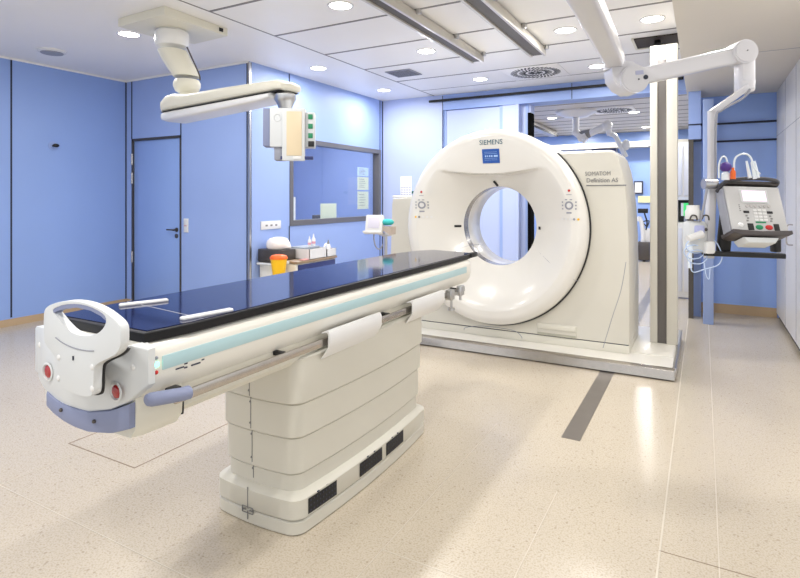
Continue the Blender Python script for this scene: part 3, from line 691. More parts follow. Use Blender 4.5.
x_, _, z_ = PY(72.5, 358, .9)
for u, v_ in ((84, 357.5), (117, 366.5), (117, 388.5), (84, 378.5)):
    q = ((25 + (u + 0) * 0), 0)
for a, b in ((130, 260), (258, 297), (258, 380), (129, 340)):
    u, v_ = 25 + a / 3.85, 290 + b / 3.85; o = PY(u, v_, .905); MB().sphere((o[0], .905, o[2]), .0085, 1, .5, 1).build('cap_screw', white, tb)
for a, b in ((57, 212), (415, 298)):
    o = bp(25 + a / 3.85, 290 + b / 3.85, 0); MB().sphere(o, .009, 1, .5, 1).build('cap_screw', white, tb)
o = PY(25 + 187 / 3.85, 290 + 262 / 3.85, .905); B(o[0] - .002, o[0] + .002, .902, .907, o[2] - .006, o[2] + .006).build('key_slot', inkm, tb)
gl = [PY(25 + a / 3.85, 290 + b / 3.85, .904) for a, b in ((265, 235), (240, 234), (205, 228), (170, 216), (140, 200), (118, 183))]
MB().curve(gl, .0016).build('plate_groove', greyp, tb)
# lilac underside of the hand loop
lo_ = f1([(107, 80), (118, 70), (150, 59), (200, 56), (250, 67), (290, 88), (308, 105)]); lo_ = [PY(u, v_, .905) for u, v_ in lo_]
MB().loft([[(p[0], .906, p[2] + .003), (p[0], .9305, p[2] + .003), (p[0], .9305, p[2] - .009), (p[0], .906, p[2] - .009)] for p in lo_]).build('hand_loop_lining', lilac, tb)
for dx, z in ((.05, .86), (.085, .84)): MB().cyl((TX + dx, .932, z), (TX + dx, 1.0, z), .02).build('plate_mount', greyw, tb)

# ================================================================== LEFT PENDANT
pl = thing('ceiling_pendant', (-3.95, 3.2, CEIL), 'cream ceiling pendant arm with boxy supply head at upper left', 'ceiling pendant')
MB().plate([(-4.27, 2.86), (-3.665, 2.84), (-3.68, 3.50), (-4.13, 3.53), (-4.27, 3.3)], [], XY, 2.80, CEIL, bev=.006).build('mount_plate', mat('pendant_cream', (.72, .70, .60), .4), pl)
pcr = MATS['pendant_cream'] if 'pendant_cream' in MATS else cream
o = PX(221, 28, -3.67); B(-3.672, -3.664, o[1] - .02, o[1] + .02, 2.82, 2.85).build('socket', black, pl)
D0 = 4.72
def cc(u, v_, d=D0): return CD(u, v_, d)
top = cc(172, 36, 4.68); t1 = cc(172, 51, 4.72)
MB().lathe([(.11, 2.815), (.12, 2.79), (.12, 2.785)], (top.x, top.y, 0)).lathe([(.11, 2.80), (.135, 2.78), (.138, 2.74), (.135, 2.68), (.125, 2.665), (0, 2.665)], (top.x, top.y, 0)).build('swivel', white, pl)
# tapered slanted neck
secs = []
for (uL, uR, v_) in ((158.5, 186.5, 51), (163, 191, 60), (168, 195.5, 68), (174, 199.5, 77)):
    c = cc((uL + uR) / 2, v_); w_ = (uR - uL) / 2 / FP * D0; secs.append([(c.x + w_ * math.cos(q) , c.y + w_ * math.sin(q), c.z) for q in [2 * PI * k / 24 for k in range(24)]])
MB().loft(secs).build('neck', pcr, pl)
MB().curve([cc(187, 47, 4.55), cc(191, 56, 4.55), cc(199, 74, 4.55), cc(200, 80, 4.6)], .006).build('cable', darksteel, pl)
jb = cc(187, 90)
MB().lathe([(.10, 2.385), (.112, 2.36), (.112, 2.33), (.095, 2.29), (.06, 2.27), (.055, 2.24), (.055, 2.18)], (jb.x, jb.y, 0)).build('ball_joint', pcr, pl)
A = CD(170, 113, 4.75); Bv = CD(291, 91.5, 3.75); A.z = 2.1; Bv.z = 2.1; ax = (Bv - A).normalized(); sd_ = Vector((ax.y, -ax.x, 0)); Lr = (Bv - A).length
def asec(q, hw, z0, z1, r=.35):
    c = A + ax * q; p = []
    h_ = (z1 - z0) / 2; zc = (z0 + z1) / 2
    for k in range(24):
        a = 2 * PI * k / 24; cx, sx = math.cos(a), math.sin(a); e = .5
        p.append(tuple(c + sd_ * hw * math.copysign(abs(cx) ** e, cx) + Vector((0, 0, zc - 2.1 + h_ * math.copysign(abs(sx) ** e, sx)))))
    return p
MB().loft([asec(0, .03, 2.105, 2.15), asec(.01, .09, 2.105, 2.165), asec(.06, .12, 2.105, 2.20), asec(.14, .13, 2.105, 2.235), asec(.24, .13, 2.105, 2.24), asec(.40, .12, 2.105, 2.215), asec(.9, .115, 2.105, 2.205), asec(Lr - .3, .11, 2.105, 2.19), asec(Lr - .05, .105, 2.105, 2.18), asec(Lr, .09, 2.105, 2.155), asec(Lr + .01, .06, 2.11, 2.15)]).build('arm_cover', pcr, pl)
MB().loft([asec(.03, .10, 2.097, 2.106), asec(Lr - .02, .09, 2.097, 2.106)]).build('arm_seam', black, pl)
MB().loft([asec(.005, .06, 2.05, 2.098), asec(.03, .10, 2.03, 2.098), asec(.1, .125, 2.015, 2.099), asec(.6, .115, 2.025, 2.099), asec(Lr - .22, .108, 2.045, 2.099), asec(Lr - .12, .10, 2.06, 2.099)]).build('arm_tray', white, pl)
kb = A + ax * (Lr - .06)
MB().lathe([(.055, 2.10), (.075, 2.085), (.075, 2.05), (.06, 2.03), (.045, 1.99), (.04, 1.96)], (kb.x, kb.y, 0)).build('head_joint', alu, pl)
# supply head: faces the camera roughly; built in a local frame
HD = 3.66; hc = CD(290, 133, HD)
Mh = Matrix.Translation((hc.x, hc.y, 0)) @ rot('Z', YAW + .10)
def hx(u): return (u - 290) / FP * HD
def hz(v_): return HH + (HV - v_) / FP * HD
def HB(m, nm, u0, u1, v0, v1, y0, y1, bev=.004, par=None):
    q = MB(); q.M = Mh; q.box(hx(u0), hx(u1), y0, y1, hz(v1), hz(v0), bev=bev); return q.build(nm, m, par or pl)
HB(greyw, 'head_body', 270, 305, 108, 147, 0, .17, .008)
HB(lilac, 'head_side', 263, 270.3, 108, 146, .02, .16)
HB(greyp, 'head_foot', 274, 284, 146, 160, .02, .15)
dc = HB(greyw, 'front_frame', 282.5, 305, 110, 161, -.03, .005, .006)
HB(mat('pale_wood_window', (.75, .62, .42), .35), 'front_window', 287, 302, 112, 156, -.034, -.028, .002, dc)
HB(navy2, 'head_bar', 281, 313, 156.5, 159.5, -.028, .03, .002)
HB(greyw, 'socket_strip', 305, 314.5, 112, 147, .0, .12, .004)
for v_ in (116.5, 126, 135.5): HB(green, 'socket', 308, 312.5, v_ - 2.5, v_ + 2.5, -.006, .01, .002)
HB(black, 'knob', 308, 314, 141, 146.5, -.012, .01, .004)
HB(white, 'label_strip', 293.5, 301, 156.5, 159.5, -.0345, -.028, .001)
q = MB(); q.M = Mh
q.lathe([(.018, 0), (.024, -.004), (.026, 0)], (hx(277.5), 0, hz(118)), 'Y', 20); q.build('round_mark', greyw, pl)

# ================================================================== RIGHT INJECTOR ARM
DJ = 2.8
inj = thing('ceiling_support_arm', CD(618, 197, DJ) * 1.0, 'white jointed ceiling arm at upper right carrying the injector console', 'ceiling arm')
def cf(r, d, z): return Vector((RT[0] * r + FW[0] * d, RT[1] * r + FW[1] * d, z))
fv = Vector((FW[0], FW[1], 0)); rv = Vector((RT[0], RT[1], 0)); uz = Vector((0, 0, 1))
def bar_(q, a, b, w0, h0, w1=None, h1=None, side=None, bev=.012):
    a = Vector(a); b = Vector(b); d = (b - a).normalized(); s_v = side if side is not None else d.cross(uz).normalized(); s_v = (s_v - d * s_v.dot(d)).normalized(); u_ = s_v.cross(d)
    w1 = w1 or w0; h1 = h1 or h0
    def sec(c, w_, h_):
        out = []
        for k in range(20):
            t_ = 2 * PI * (k + .5) / 20; cx, sx = math.cos(t_), math.sin(t_); e = .35
            out.append(tuple(c + s_v * w_ / 2 * math.copysign(abs(cx) ** e, cx) + u_ * h_ / 2 * math.copysign(abs(sx) ** e, sx)))
        return out
    q.loft([sec(a, w0, h0), sec(b, w1, h1)])
    return q
armw = mat('arm_white', (.66, .66, .70), .3, coat=.3)
J1 = CD(622, 62, DJ); N1 = cf(.40, 1.45, 2.10)
q = MB(); bar_(q, J1 + Vector((0, 0, .03)) + fv * .09, N1, .092, .09, .105, .10); q.build('near_boom', armw, inj)
q = MB(); q.cyl(N1 + uz * -.08, N1 + uz * (CEIL - N1.z), .07, 24); q.build('ceiling_column', armw, inj)
q = MB(); o_ = fv * .10; q.cyl(J1 + uz * .03 + o_, J1 - uz * .02 + o_, .055, 24)
q.plate([(u, v_) for u, v_ in ((611.5, 64), (615, 61.5), (632, 61), (640, 66), (642, 84), (636, 92), (629, 93), (620, 88), (613, 79))], [], lambda a_, b_, h_: tuple(CD(a_, b_, DJ + .04) + fv * h_), 0, .11); q.build('elbow', armw, inj)
hub = CD(638, 77, DJ - .03)
q = MB(); q.cyl(hub + fv * .035, hub + fv * .14, .073, 32).cyl(hub + fv * .028, hub + fv * .04, .066, 32); q.build('hub', armw, inj)
a = CD(642, 75, DJ) + fv * .06; b = CD(748, 51.5, DJ) + fv * .06
q = MB(); bar_(q, a, b, .08, .086, side=fv); q.build('far_boom', armw, inj)
hub2 = CD(747, 51, DJ); q = MB(); q.cyl(hub2 + fv * .005, hub2 + fv * .11, .062, 32).cyl(hub2 - fv * .001, hub2 + fv * .01, .055, 32); q.build('hub', armw, inj)
q = MB(); q.box(-.035, .04, -.04, .045, -.16, .03, bev=.018, M=Matrix.Translation(CD(750.5, 60, DJ) + fv * .05) @ rot('Z', YAW)); q.cyl(CD(750, 80, DJ) + fv * .03, CD(750, 88, DJ) + fv * .03, .042, 24, .036); q.build('end_bracket', armw, inj)
q = MB()
for u, v_, r_ in ((639, 79, .004), (646, 77, .012), (748, 50, .003)): p = CD(u, v_, DJ - .006); MB().cyl(p, p + fv * .006, r_, 12).build('screw', inkm, inj)
q = MB(); p = CD(639.5, 72.5, DJ - .004); q.box(-.02, .02, -.002, .002, -.01, .01, M=Matrix.Translation(p) @ rot('Z', YAW) @ rot('Y', -.1)); q.build('label_plate', mat('lilac_label', (.45, .47, .65), .5), inj)
q = MB(); bar_(q, CD(748, 87, DJ), CD(711, 113, DJ), .03, .03, side=fv); bar_(q, CD(711.5, 111, DJ), CD(711.5, 182, DJ), .03, .032, side=fv); bar_(q, CD(711.5, 182, DJ), CD(709, 258, DJ), .034, .042, side=fv)
q.build('drop_tube', armw, inj)
q = MB(); q.curve([CD(750, 89, DJ - .03), CD(743, 98, DJ - .03), CD(722, 110, DJ - .03), CD(716, 120, DJ - .03), CD(715.5, 180, DJ - .03)], .006); q.build('cable', greyp, inj)
q = MB(); kj = CD(709, 184, DJ - .03); q.cyl(CD(703.5, 184, DJ - .04), CD(716, 184, DJ - .04), .026, 24); q.build('clamp_knob', alu, inj)
q = MB(); q.curve([CD(707, 188, DJ - .05), CD(705, 200, DJ - .06), CD(702, 214, DJ - .06), CD(700, 222, DJ - .05)], .006); q.build('tension_cable', greyp, inj)
# console
con = thing('injector_console', CD(752, 252, DJ), 'grey white contrast injector console with keypad, lilac screen and dark tray edge', 'injector console')
DC = 2.62
Mc = Matrix.Translation(CD(761.5, 232, DC)) @ rot('Z', YAW) @ rot('X', -math.radians(21)) @ rot('Y', .03)
K = DC / FP * .93
def CB(m, nm, u0, u1, v0, v1, y0=-.002, y1=.01, bev=.002, par=None):
    """u,v: front face of the console in its own pixel-like grid (60 wide, 50 high)"""
    q = MB(); q.M = Mc; q.box((u0 - 30) * K, (u1 - 30) * K, y0, y1, (50 - v1) * K * 1.06, (50 - v0) * K * 1.06, bev=bev); return q.build(nm, m, par or con)
q = MB(); q.M = Mc; q.plate([(-30 * K, 0), (30 * K, 0), (30 * K, 50 * K * 1.06), (-30 * K, 50 * K * 1.06)], [], XZ, 0, .07, bev=.008); q.build('housing', mat('console_grey', (.56, .56, .56), .4), con)
CB(greyp, 'side_panel', -2.2, 0, 2, 49, .01, .07)
scr = CB(greyw, 'screen_bezel', 14.5, 45, 4, 19, -.004, .004); CB(screenp, 'screen', 17, 42.5, 5.5, 17, -.006, .0, .001, scr)
kq = MB(); kq.M = Mc
for i in range(6): kq.lathe([(0, -.004), (1.7 * K, -.004), (1.9 * K, 0)], ((20 + i * 4.6 - 30 + (1 if i > 2 else 0)) * K, 0, (50 - 22.2) * K * 1.06), 'Y', 14)
kq.build('soft_keys', mat('key_grey', (.52, .50, .50), .5), con)
for r_ in range(4):
    for c_ in range(3): CB(white, 'key', 25.5 + c_ * 5, 29.5 + c_ * 5, 25.5 + r_ * 3.5, 28 + r_ * 3.5, -.003, .001, .001)
CB(green, 'green_bar', 26, 37, 39, 40.5, -.003, .001, .0005)
for sgn, u_ in ((0, 15), (1, 40.5)):
    CB(black, 'dark_key', u_, u_ + 6, 27.5, 30, -.003, .001, .001)
    for i in range(3): CB(inkg, 'arrow_key', u_ + 1.5 + sgn * 0 + i % 2, u_ + 3.5 + i % 2, 32 + i * 2.7, 33.5 + i * 2.7, -.003, .001, .0005)
CB(black, 'dark_pad', 16.5, 23, 41, 48.3); CB(black, 'dark_pad', 44.5, 50.5, 41, 48.3)
for m_2, u_ in ((green, 28.8), (red, 39.2)):
    q = MB(); q.M = Mc; q.sphere(((u_ - 30) * K, -.001, (50 - 45) * K * 1.06), 3.6 * K, 1.15, .3, .8); q.build('start_button' if m_2 == green else 'stop_button', m_2, con, label='large green button' if m_2 == green else 'large red button')
q = MB(); q.M = Mc; q.sphere(((9 - 30) * K, -.001, (50 - 43) * K * 1.06), 3.0 * K, 1.05, .4, .85); q.build('round_button', white, con)
q = MB(); q.M = Mc
for i in range(4): q.box((11 - 30) * K, (12.5 - 30) * K, -.001, .001, (50 - 20 - i * 2.2) * K, (51 - 20 - i * 2.2) * K)
q.build('status_marks', inkg, con)
# dark lower tray edge, curved
q = MB(); q.M = Mc; q.plate([(-31 * K, 2 * K), (-31 * K, -2 * K), (-24 * K, -4.5 * K), (26 * K, -4.5 * K), (32 * K, -2 * K), (32 * K, 2 * K), (0, .5 * K)], [], XZ, -.012, .10, bev=.004); q.build('tray_edge', mat('tray_brown_grey', (.07, .06, .06), .45), con)
q = MB(); q.M = Mc; q.plate([(-20 * K, -6 * K), (-16 * K, -12 * K), (13 * K, -12 * K), (18 * K, -6 * K)], [], XZ, .0, .09, bev=.004); q.build('under_cover', greyw, con)
# upper rail
q = MB(); q.M = Mc
q.curve([(-33 * K, .05, 50 * K), (-29 * K, .0, 57 * K), (-18 * K, -.02, 59 * K), (0, -.025, 60 * K), (18 * K, -.02, 60 * K), (30 * K, .0, 58.5 * K), (29 * K, .06, 54 * K)], .0095, n=8); q.build('top_rail', mat('rail_charcoal', (.05, .05, .06), .45), con)
CB(darksteel, 'top_shelf', 1, 60, -6, -2.5, .0, .10)
# frame behind
q = MB()
fd = DC + .16
q.box(-.03, .03, -.02, .02, 0, .26, bev=.01, M=Matrix.Translation(CD(723, 252, fd)) @ rot('Z', YAW) @ rot('Y', .1))
q.build('support_leg', black, con); q = MB()
q.box(-.015, .02, -.02, .02, 0, .20, bev=.006, M=Matrix.Translation(CD(775, 252, fd)) @ rot('Z', YAW))
q.build('support_leg', black, con)
q = MB(); pA = CD(704, 253, fd - .02); pB = CD(783, 256, fd - .05); bar_(q, pA, pB, .05, .026, side=fv); q.build('lower_bar', black, con)
# bottles and tubing on the console
def small(name, m, q, label, cat, group=None): return tag(q.build(name, m), label, cat, group)
bt = thing('contrast_bottle', CD(725, 178, DC + .05), 'small bottle with purple cap on left of the console rail', 'bottle')
q = MB(); p = CD(725.5, 180, DC + .05); q.lathe([(0, 0), (.018, 0), (.018, .03), (.01, .04), (.01, .05)], p, 'Z', 16); q.build('vial', clearp, bt)
q = MB(); q.sphere(CD(725.5, 167, DC + .05), .026, 1, 1, .95); q.build('cap', purple, bt)
q = MB(); p = CD(733, 179, DC + .03); q.lathe([(0, 0), (.012, 0), (.012, .035), (.006, .045), (.006, .055), (0, .055)], p, 'Z', 16)
small('syringe_tip', orange, q, 'small orange capped piece beside the purple cap', 'cap')
sy = thing('syringe', CD(752, 178, DC + .03), 'clear syringe pieces with looped tube standing on top of the console', 'syringe')
q = MB()
for u, v_ in ((750, 178), (755, 179), (758, 178)): q.cyl(CD(u, v_, DC + .03), CD(u - 3.5, v_ - 17, DC + .04), .009, 12, .005)
q.build('barrel', clearp, sy)
q = MB(); q.curve([CD(734, 172, DC + .03), CD(734.5, 160, DC + .03), CD(739, 155, DC + .03), CD(746, 154, DC + .03), CD(751, 158, DC + .03), CD(754, 168, DC + .03), CD(760, 174, DC + .03)], .0045); q.build('tube', clearp, sy)
q = MB(); q.curve([CD(719, 178, DC + .05), CD(719, 165, DC + .05), CD(722, 157, DC + .05), CD(726, 158, DC + .05), CD(728, 166, DC + .05)], .004); small('looped_tube', clearp, q, 'short clear looped tube at left corner of the console top', 'tube')
# injector head hanging left of the drop tube
ih = thing('contrast_injector', CD(694, 236, DJ), 'white twin injector head with hanging bottle, left of the vertical arm', 'injector head')
q = MB(); p = CD(693, 219, DJ - .02); q.lathe([(0, .0), (.035, 0), (.037, .01), (.037, .04), (.03, .05), (.03, .07), (0, .07)], p, 'Z', 24); q.build('bottle', white, ih)
q = MB(); q.box(-.055, .045, -.035, .04, -.16, 0, bev=.02, M=Matrix.Translation(CD(696, 221, DJ - .01)) @ rot('Z', YAW)); q.build('head_body', greyw, ih)
q = MB(); q.box(-.028, .022, -.045, -.03, -.045, .0, bev=.008, M=Matrix.Translation(CD(696, 225, DJ - .01)) @ rot('Z', YAW)); q.build('face_panel', mat('lilac_panel', (.45, .48, .75), .4), ih)
q = MB(); q.cyl(CD(702, 234, DJ - .06), CD(688, 239, DJ - .07), .020, 20, .016); q.build('barrel', white, ih)
q = MB(); q.box(-.025, .025, -.02, .02, -.035, .03, bev=.01, M=Matrix.Translation(CD(709, 247, DJ - .05)) @ rot('Z', YAW)); q.build('clamp', white, ih)
q = MB()
for u in (690, 702): q.curve([CD(u, 219, DJ - .05), CD(u + 2, 215.5, DJ - .06), CD(u + 6, 216, DJ - .06), CD(u + 7, 220, DJ - .05)], .004)
q.sphere(CD(706, 229.5, DJ - .05), .008).build('hook', darksteel, ih)
q = MB()
for i, (u, v_) in enumerate(((696, 246), (694, 252), (697, 257))): q.curve([CD(u + 10 * math.cos(a_), v_ + 7 * math.sin(a_), DJ - .05 + .02 * math.sin(a_ * 1.3)) for a_ in [k * PI / 5 + i for k in range(11)]], .0028)
q.curve([CD(690, 262, DJ - .05), CD(693, 272, DJ - .05), CD(705, 269, DJ - .05), CD(718, 265, DJ - .05), CD(722, 256, DJ - .05), CD(718, 245, DJ - .05), CD(714, 240, DJ - .05)], .0028)
q.curve([CD(704, 262, DJ - .05), CD(706, 275, DJ - .05), CD(709, 279, DJ - .05), CD(710, 268, DJ - .05)], .0022)
q.build('tubing', bluet, ih)
q = MB(); p = CD(690, 268, DJ - .03); q.cyl(p, p + uz * .09, .010, 14).cyl(p + uz * .085, p + uz * .12, .016, 14); q.build('drip_chamber', clearp, ih)

# ================================================================== CART BY THE WINDOW WALL
ct = thing('supply_cart', (-4.08, 4.95, 0), 'low supply cart with navy drawers and brown top under the window', 'cart')
B(-4.34, -3.82, 4.60, 5.32, .12, .655, bev=.005).build('body', cream, ct)
B(-4.345, -3.80, 4.595, 5.33, .66, .685, bev=.003).build('worktop', brownw, ct)
for z0, z1 in ((.50, .645), (.34, .49), (.18, .33)):
    d_ = B(-3.822, -3.806, 4.63, 5.30, z0, z1, bev=.003).build('drawer', navy2, ct)
    B(-3.806, -3.795, 4.92, 5.02, (z0 + z1) / 2 - .006, (z0 + z1) / 2 + .006, bev=.002).build('drawer_pull', inkg, d_)
B(-4.345, -3.99, 4.58, 4.80, .66, .80, bev=.004).build('raised_tray', darksteel, ct)
MB().cyl((-4.34, 4.565, .64), (-3.99, 4.565, .64), .014, 12).build('push_bar', greyw, ct)
for x in (-4.28, -3.88):
    for y in (4.66, 5.26):
        MB().cyl((x - .012, y, .055), (x + .012, y, .055), .05, 16).cyl((x, y, .06), (x, y, .13), .01, 8).build('castor', darksteel, ct)
# sharps bin
sb = thing('sharps_bin', (-3.93, 4.5, .53), 'yellow sharps bin with orange lid hung on the left end of the cart', 'sharps bin')
c0 = PY(281, 276, 4.49); q = MB(); q.lathe([(0, 0), (.058, 0), (.062, .01), (.088, .19), (.088, .195)], (c0[0], 4.455, .535), 'Z', 28); q.build('bin', yellow, sb)
q = MB(); q.lathe([(.084, .19), (.094, .19), (.094, .205), (.08, .225), (.045, .235), (0, .235)], (c0[0], 4.455, .535), 'Z', 28); q.build('lid', orange, sb)
B(c0[0] - .04, c0[0] + .04, 4.535, 4.578, .66, .69, bev=.004).build('bracket', greyw, sb)
# things on the cart
def wbox(name, x0, x1, y0, y1, z0, z1, m, label, cat, lidm=None):
    o = thing(name, ((x0 + x1) / 2, (y0 + y1) / 2, z0), label, cat)
    t_ = .006
    q = MB().box(x0, x1, y0, y1, z0, z0 + t_).box(x0, x0 + t_, y0, y1, z0, z1).box(x1 - t_, x1, y0, y1, z0, z1).box(x0, x1, y0, y0 + t_, z0, z1).box(x0, x1, y1 - t_, y1, z0, z1)
    q.build('tray', m, o, smooth=False); return o
bg = MB(); bg.loft([[(-4.16 + .14 * s_ * math.cos(a_) * (1 + .1 * math.sin(3 * a_ + k)), 4.71 + .12 * s_ * math.sin(a_) * (1 + .08 * math.cos(2 * a_ + k)), .802 + z) for a_ in [2 * PI * i / 22 for i in range(22)]] for k, (z, s_) in enumerate(((0, .95), (.02, 1.05), (.06, 1.02), (.09, .9), (.115, .7), (.13, .3)))])
tag(bg.build('glove_packet', mat('crinkled_white', (.82, .78, .76), .6, noise=.12, scale=25, bump=.6)), 'crumpled white packet of supplies on the raised left tray of the cart', 'packet')
b1 = wbox('white_tray', -4.12, -3.81, 4.82, 5.13, .686, .80, white, 'white open tray with syringes on the cart, left of the two', 'tray')
b2 = wbox('white_tray', -4.10, -3.81, 5.14, 5.32, .686, .775, white, 'smaller white tray at the right edge of the cart top', 'tray')
q = MB(); q.box(-4.11, -3.9, 4.84, 5.12, .79, .815, bev=.003); tag(q.build('paper_stack', mat('grey_stack', (.32, .36, .42), .6)), 'grey flat pack lying across the white tray on the cart', 'pack')
def bottle(x, y, z, h_, m, capm, label):
    o = thing('bottle', (x, y, z), label, 'bottle', 'bottles on the supply cart'); s = h_ / .16
    MB().lathe([(0, 0), (.025 * s, 0), (.026 * s, .01 * s), (.026 * s, .09 * s), (.012 * s, .115 * s), (.010 * s, .12 * s)], (x, y, z), 'Z', 20).build('body', m, o)
    MB().lathe([(.012 * s, .118 * s), (.012 * s, .13 * s), (.004 * s, .16 * s), (0, .16 * s)], (x, y, z), 'Z', 16).build('cap', capm, o)
    MB().lathe([(.0265 * s, .03 * s), (.0265 * s, .06 * s)], (x, y, z), 'Z', 20).build('label_band', mat('pink_label', (.75, .35, .42), .5), o)
bottle(-3.93, 4.97, .815, .12, white, white, 'left white spray bottle with pointed tip on the cart')
bottle(-3.95, 5.07, .815, .14, white, white, 'tallest white bottle with pointed tip in middle of the cart')
bottle(-3.88, 5.26, .693, .18, white, inkg, 'white bottle with dark cap nearest the right end of the cart')
q = MB(); q.curve([(-4.0, 5.30, .70), (-4.0, 5.36, .80), (-4.0, 5.42, .81), (-4.0, 5.46, .76), (-4.0, 5.44, .66)], .012); tag(q.build('hose_loop', white), 'white looped hose at the right end of the supply cart', 'hose')
q = MB(); q.box(-3.86, -3.80, 4.70, 4.80, .686, .70, bev=.004); tag(q.build('tape_roll', mat('red_white', (.7, .35, .33), .5)), 'small red and white item on the near edge of the cart', 'tape')
# ------------------------------------------------------------------ control room furniture (seen through the window)
dk = thing('desk', (-5.0, 6.3, 0), 'control room desk below the window behind the glass', 'desk')
B(-5.35, -4.62, 5.0, 7.25, .72, .75, bev=.003).build('desktop', greyw, dk)
for y in (5.1, 7.15): B(-5.3, -4.7, y - .02, y + .02, 0, .72).build('leg', greyp, dk)
def monitor(y, x, label):
    o = thing('monitor', (x, y, .75), label, 'monitor', 'monitors on the control desk')
    B(x - .02, x + .02, y - .22, y + .22, .82, 1.12, bev=.004).build('screen', darksteel, o); B(x - .03, x + .0, y - .03, y + .03, .75, .85).build('stand', black, o); B(x - .1, x + .08, y - .12, y + .12, .75, .76).build('foot', black, o)
monitor(5.45, -4.9, 'dark monitor behind the left end of the window'); monitor(6.5, -4.9, 'dark monitor behind the window, right of the white sheet')
def notice(name, y0, y1, z0, z1, m, label, x=WX - .075, ink=True):
    o = thing(name, (x, (y0 + y1) / 2, z0), label, 'notice'); B(x - .002, x, y0, y1, z0, z1).build('sheet', m, o)
    if ink:
        q = MB()
        for k in range(5): q.box(x, x + .0008, y0 + (y1 - y0) * .15, y0 + (y1 - y0) * (.6 + .06 * (k % 3)), z1 - (z1 - z0) * (.18 + .15 * k) - .003, z1 - (z1 - z0) * (.18 + .15 * k) + .003)
        q.build('print', inkg, o)
def wy(u): return PX(u, 200, WX - .075)[1]
def wz(u, v_): return PX(u, v_, WX - .075)[2]
notice('paper_notice', wy(320.5), wy(336.5), wz(328, 220), wz(328, 203.5), paperg, 'single white sheet stuck at the bottom middle of the window', ink=False)
notice('paper_notice', wy(357.5), wy(368.5), wz(363, 190), wz(363, 177), paperg, 'upper pale green sheet at the right side of the window')
notice('paper_notice', wy(357.5), wy(368.5), wz(363, 209), wz(363, 191.5), paperg, 'lower pale green sheet at the right side of the window')
notice('paper_notice', wy(357.5), wy(368.5), wz(363, 176), wz(363, 167.5), mat('pale_blue_paper', (.6, .75, .95), .7), 'pale blue strip above the green sheets on the window')
notice('paper_notice', wy(293), wy(295.5), wz(294, 221), wz(294, 197), paper, 'narrow white strip at the left edge of the window', ink=False)

# ------------------------------------------------------------------ wall fittings
so = thing('socket_panel', (WX, 4.8, 1.06), 'white panel of three sockets on the wall above the cart', 'socket')
B(WX, WX + .012, 4.63, 4.96, 1.01, 1.105, bev=.003).build('plate', white, so)
for k in range(3): B(WX + .01, WX + .014, 4.70 + k * .08, 4.735 + k * .08, 1.045, 1.065, bev=.002).build('socket', inkg, so)
sw = thing('light_switch', (-5.36, 4.46, 1.04), 'white double light switch right of the blue door handle', 'switch')
B(-5.40, -5.325, 4.448, 4.46, .96, 1.125, bev=.003).build('plate', white, sw); B(-5.39, -5.335, 4.443, 4.45, 1.05, 1.11, bev=.002).build('rocker', greyw, sw); B(-5.39, -5.335, 4.443, 4.45, .975, 1.035, bev=.002).build('rocker', greyw, sw)
B(-5.385, -5.34, 4.4415, 4.444, 1.036, 1.042).build('red_mark', red, sw)
hk = thing('wall_hook', (-6.49, 3.55, 1.96), 'black hook with round pale plate on the left blue wall', 'hook')
MB().lathe([(0, 0), (.05, 0), (.05, .004), (0, .005)], (-6.49, 3.55, 1.965), 'X', 28).build('back_plate', blue2, hk)
MB().cyl((-6.485, 3.55, 1.965), (-6.43, 3.55, 1.965), .012, 12).sphere((-6.425, 3.55, 1.965), .026, .6, 1.4, .8).build('peg', black, hk)
nt_ = thing('wall_notice', (-3.94, 7.305, 1.5), 'white and pink notice sheets on the back wall left of the scanner', 'notice')
q0 = PY(400.5, 176.5, 7.305); q1 = PY(411.5, 205, 7.305)
B(q0[0], q1[0], 7.302, 7.31, q1[2], q0[2]).build('sheet', paper, nt_)
q = MB()
for r_ in range(6):
    for c_ in range(4): q.box(q0[0] + .015 + c_ * .045, q0[0] + .04 + c_ * .045, 7.300, 7.303, q1[2] + .08 + r_ * .035, q1[2] + .095 + r_ * .035)
q.build('print', mat('pale_ink', (.35, .35, .50), .6), nt_)
es = thing('exit_marker', (-3.76, 7.305, 1.44), 'small dark green sign beside the notice behind scanner edge', 'sign')
o = PY(414, 192.3, 7.3); B(o[0] - .04, o[0] + .03, 7.30, 7.31, o[2] - .02, o[2] + .02, bev=.003).build('plate', mat('dark_green', (.01, .12, .09), .5), es)

# ------------------------------------------------------------------ small monitor on a stand left of the scanner
ms = thing('monitor_stand', (-2.52, 4.25, 0), 'small white patient monitor on a slim pole left of the scanner', 'monitor stand')
mx = PY(383, 233, 4.2)[0]
MB().cyl((mx, 4.25, .06), (mx, 4.25, 1.04), .014, 12).build('pole', alu, ms)
for k in range(5):
    a_ = 2 * PI * k / 5; MB().cyl((mx, 4.25, .09), (mx + .26 * math.cos(a_), 4.25 + .26 * math.sin(a_), .05), .014, 8).sphere((mx + .26 * math.cos(a_), 4.25 + .26 * math.sin(a_), .026), .026).build('foot', greyp, ms)
Mm = Matrix.Translation((PY(374.5, 224, 4.2)[0], 4.2, PY(374.5, 224, 4.2)[2])) @ rot('Z', .25) @ rot('X', -.25)
q = MB(); q.M = Mm; q.box(-.082, .082, -.02, .035, -.072, .082, bev=.012); q.build('monitor_housing', white, ms)
q = MB(); q.M = Mm; q.box(-.054, .052, -.026, -.018, -.042, .056, bev=.004); q.build('monitor_screen', mat('lilac_screen', (.70, .68, .80), .3), ms)
q = MB(); q.M = Mm; q.box(-.095, .085, -.045, .03, -.09, -.068, bev=.01); q.build('monitor_shelf', white, ms)
q = MB(); q.curve([PY(374, 232, 4.2), PY(374, 240, 4.2), PY(376, 247, 4.2), PY(380, 249, 4.2), PY(383, 244, 4.22)], .006); q.build('cable', greyp, ms)
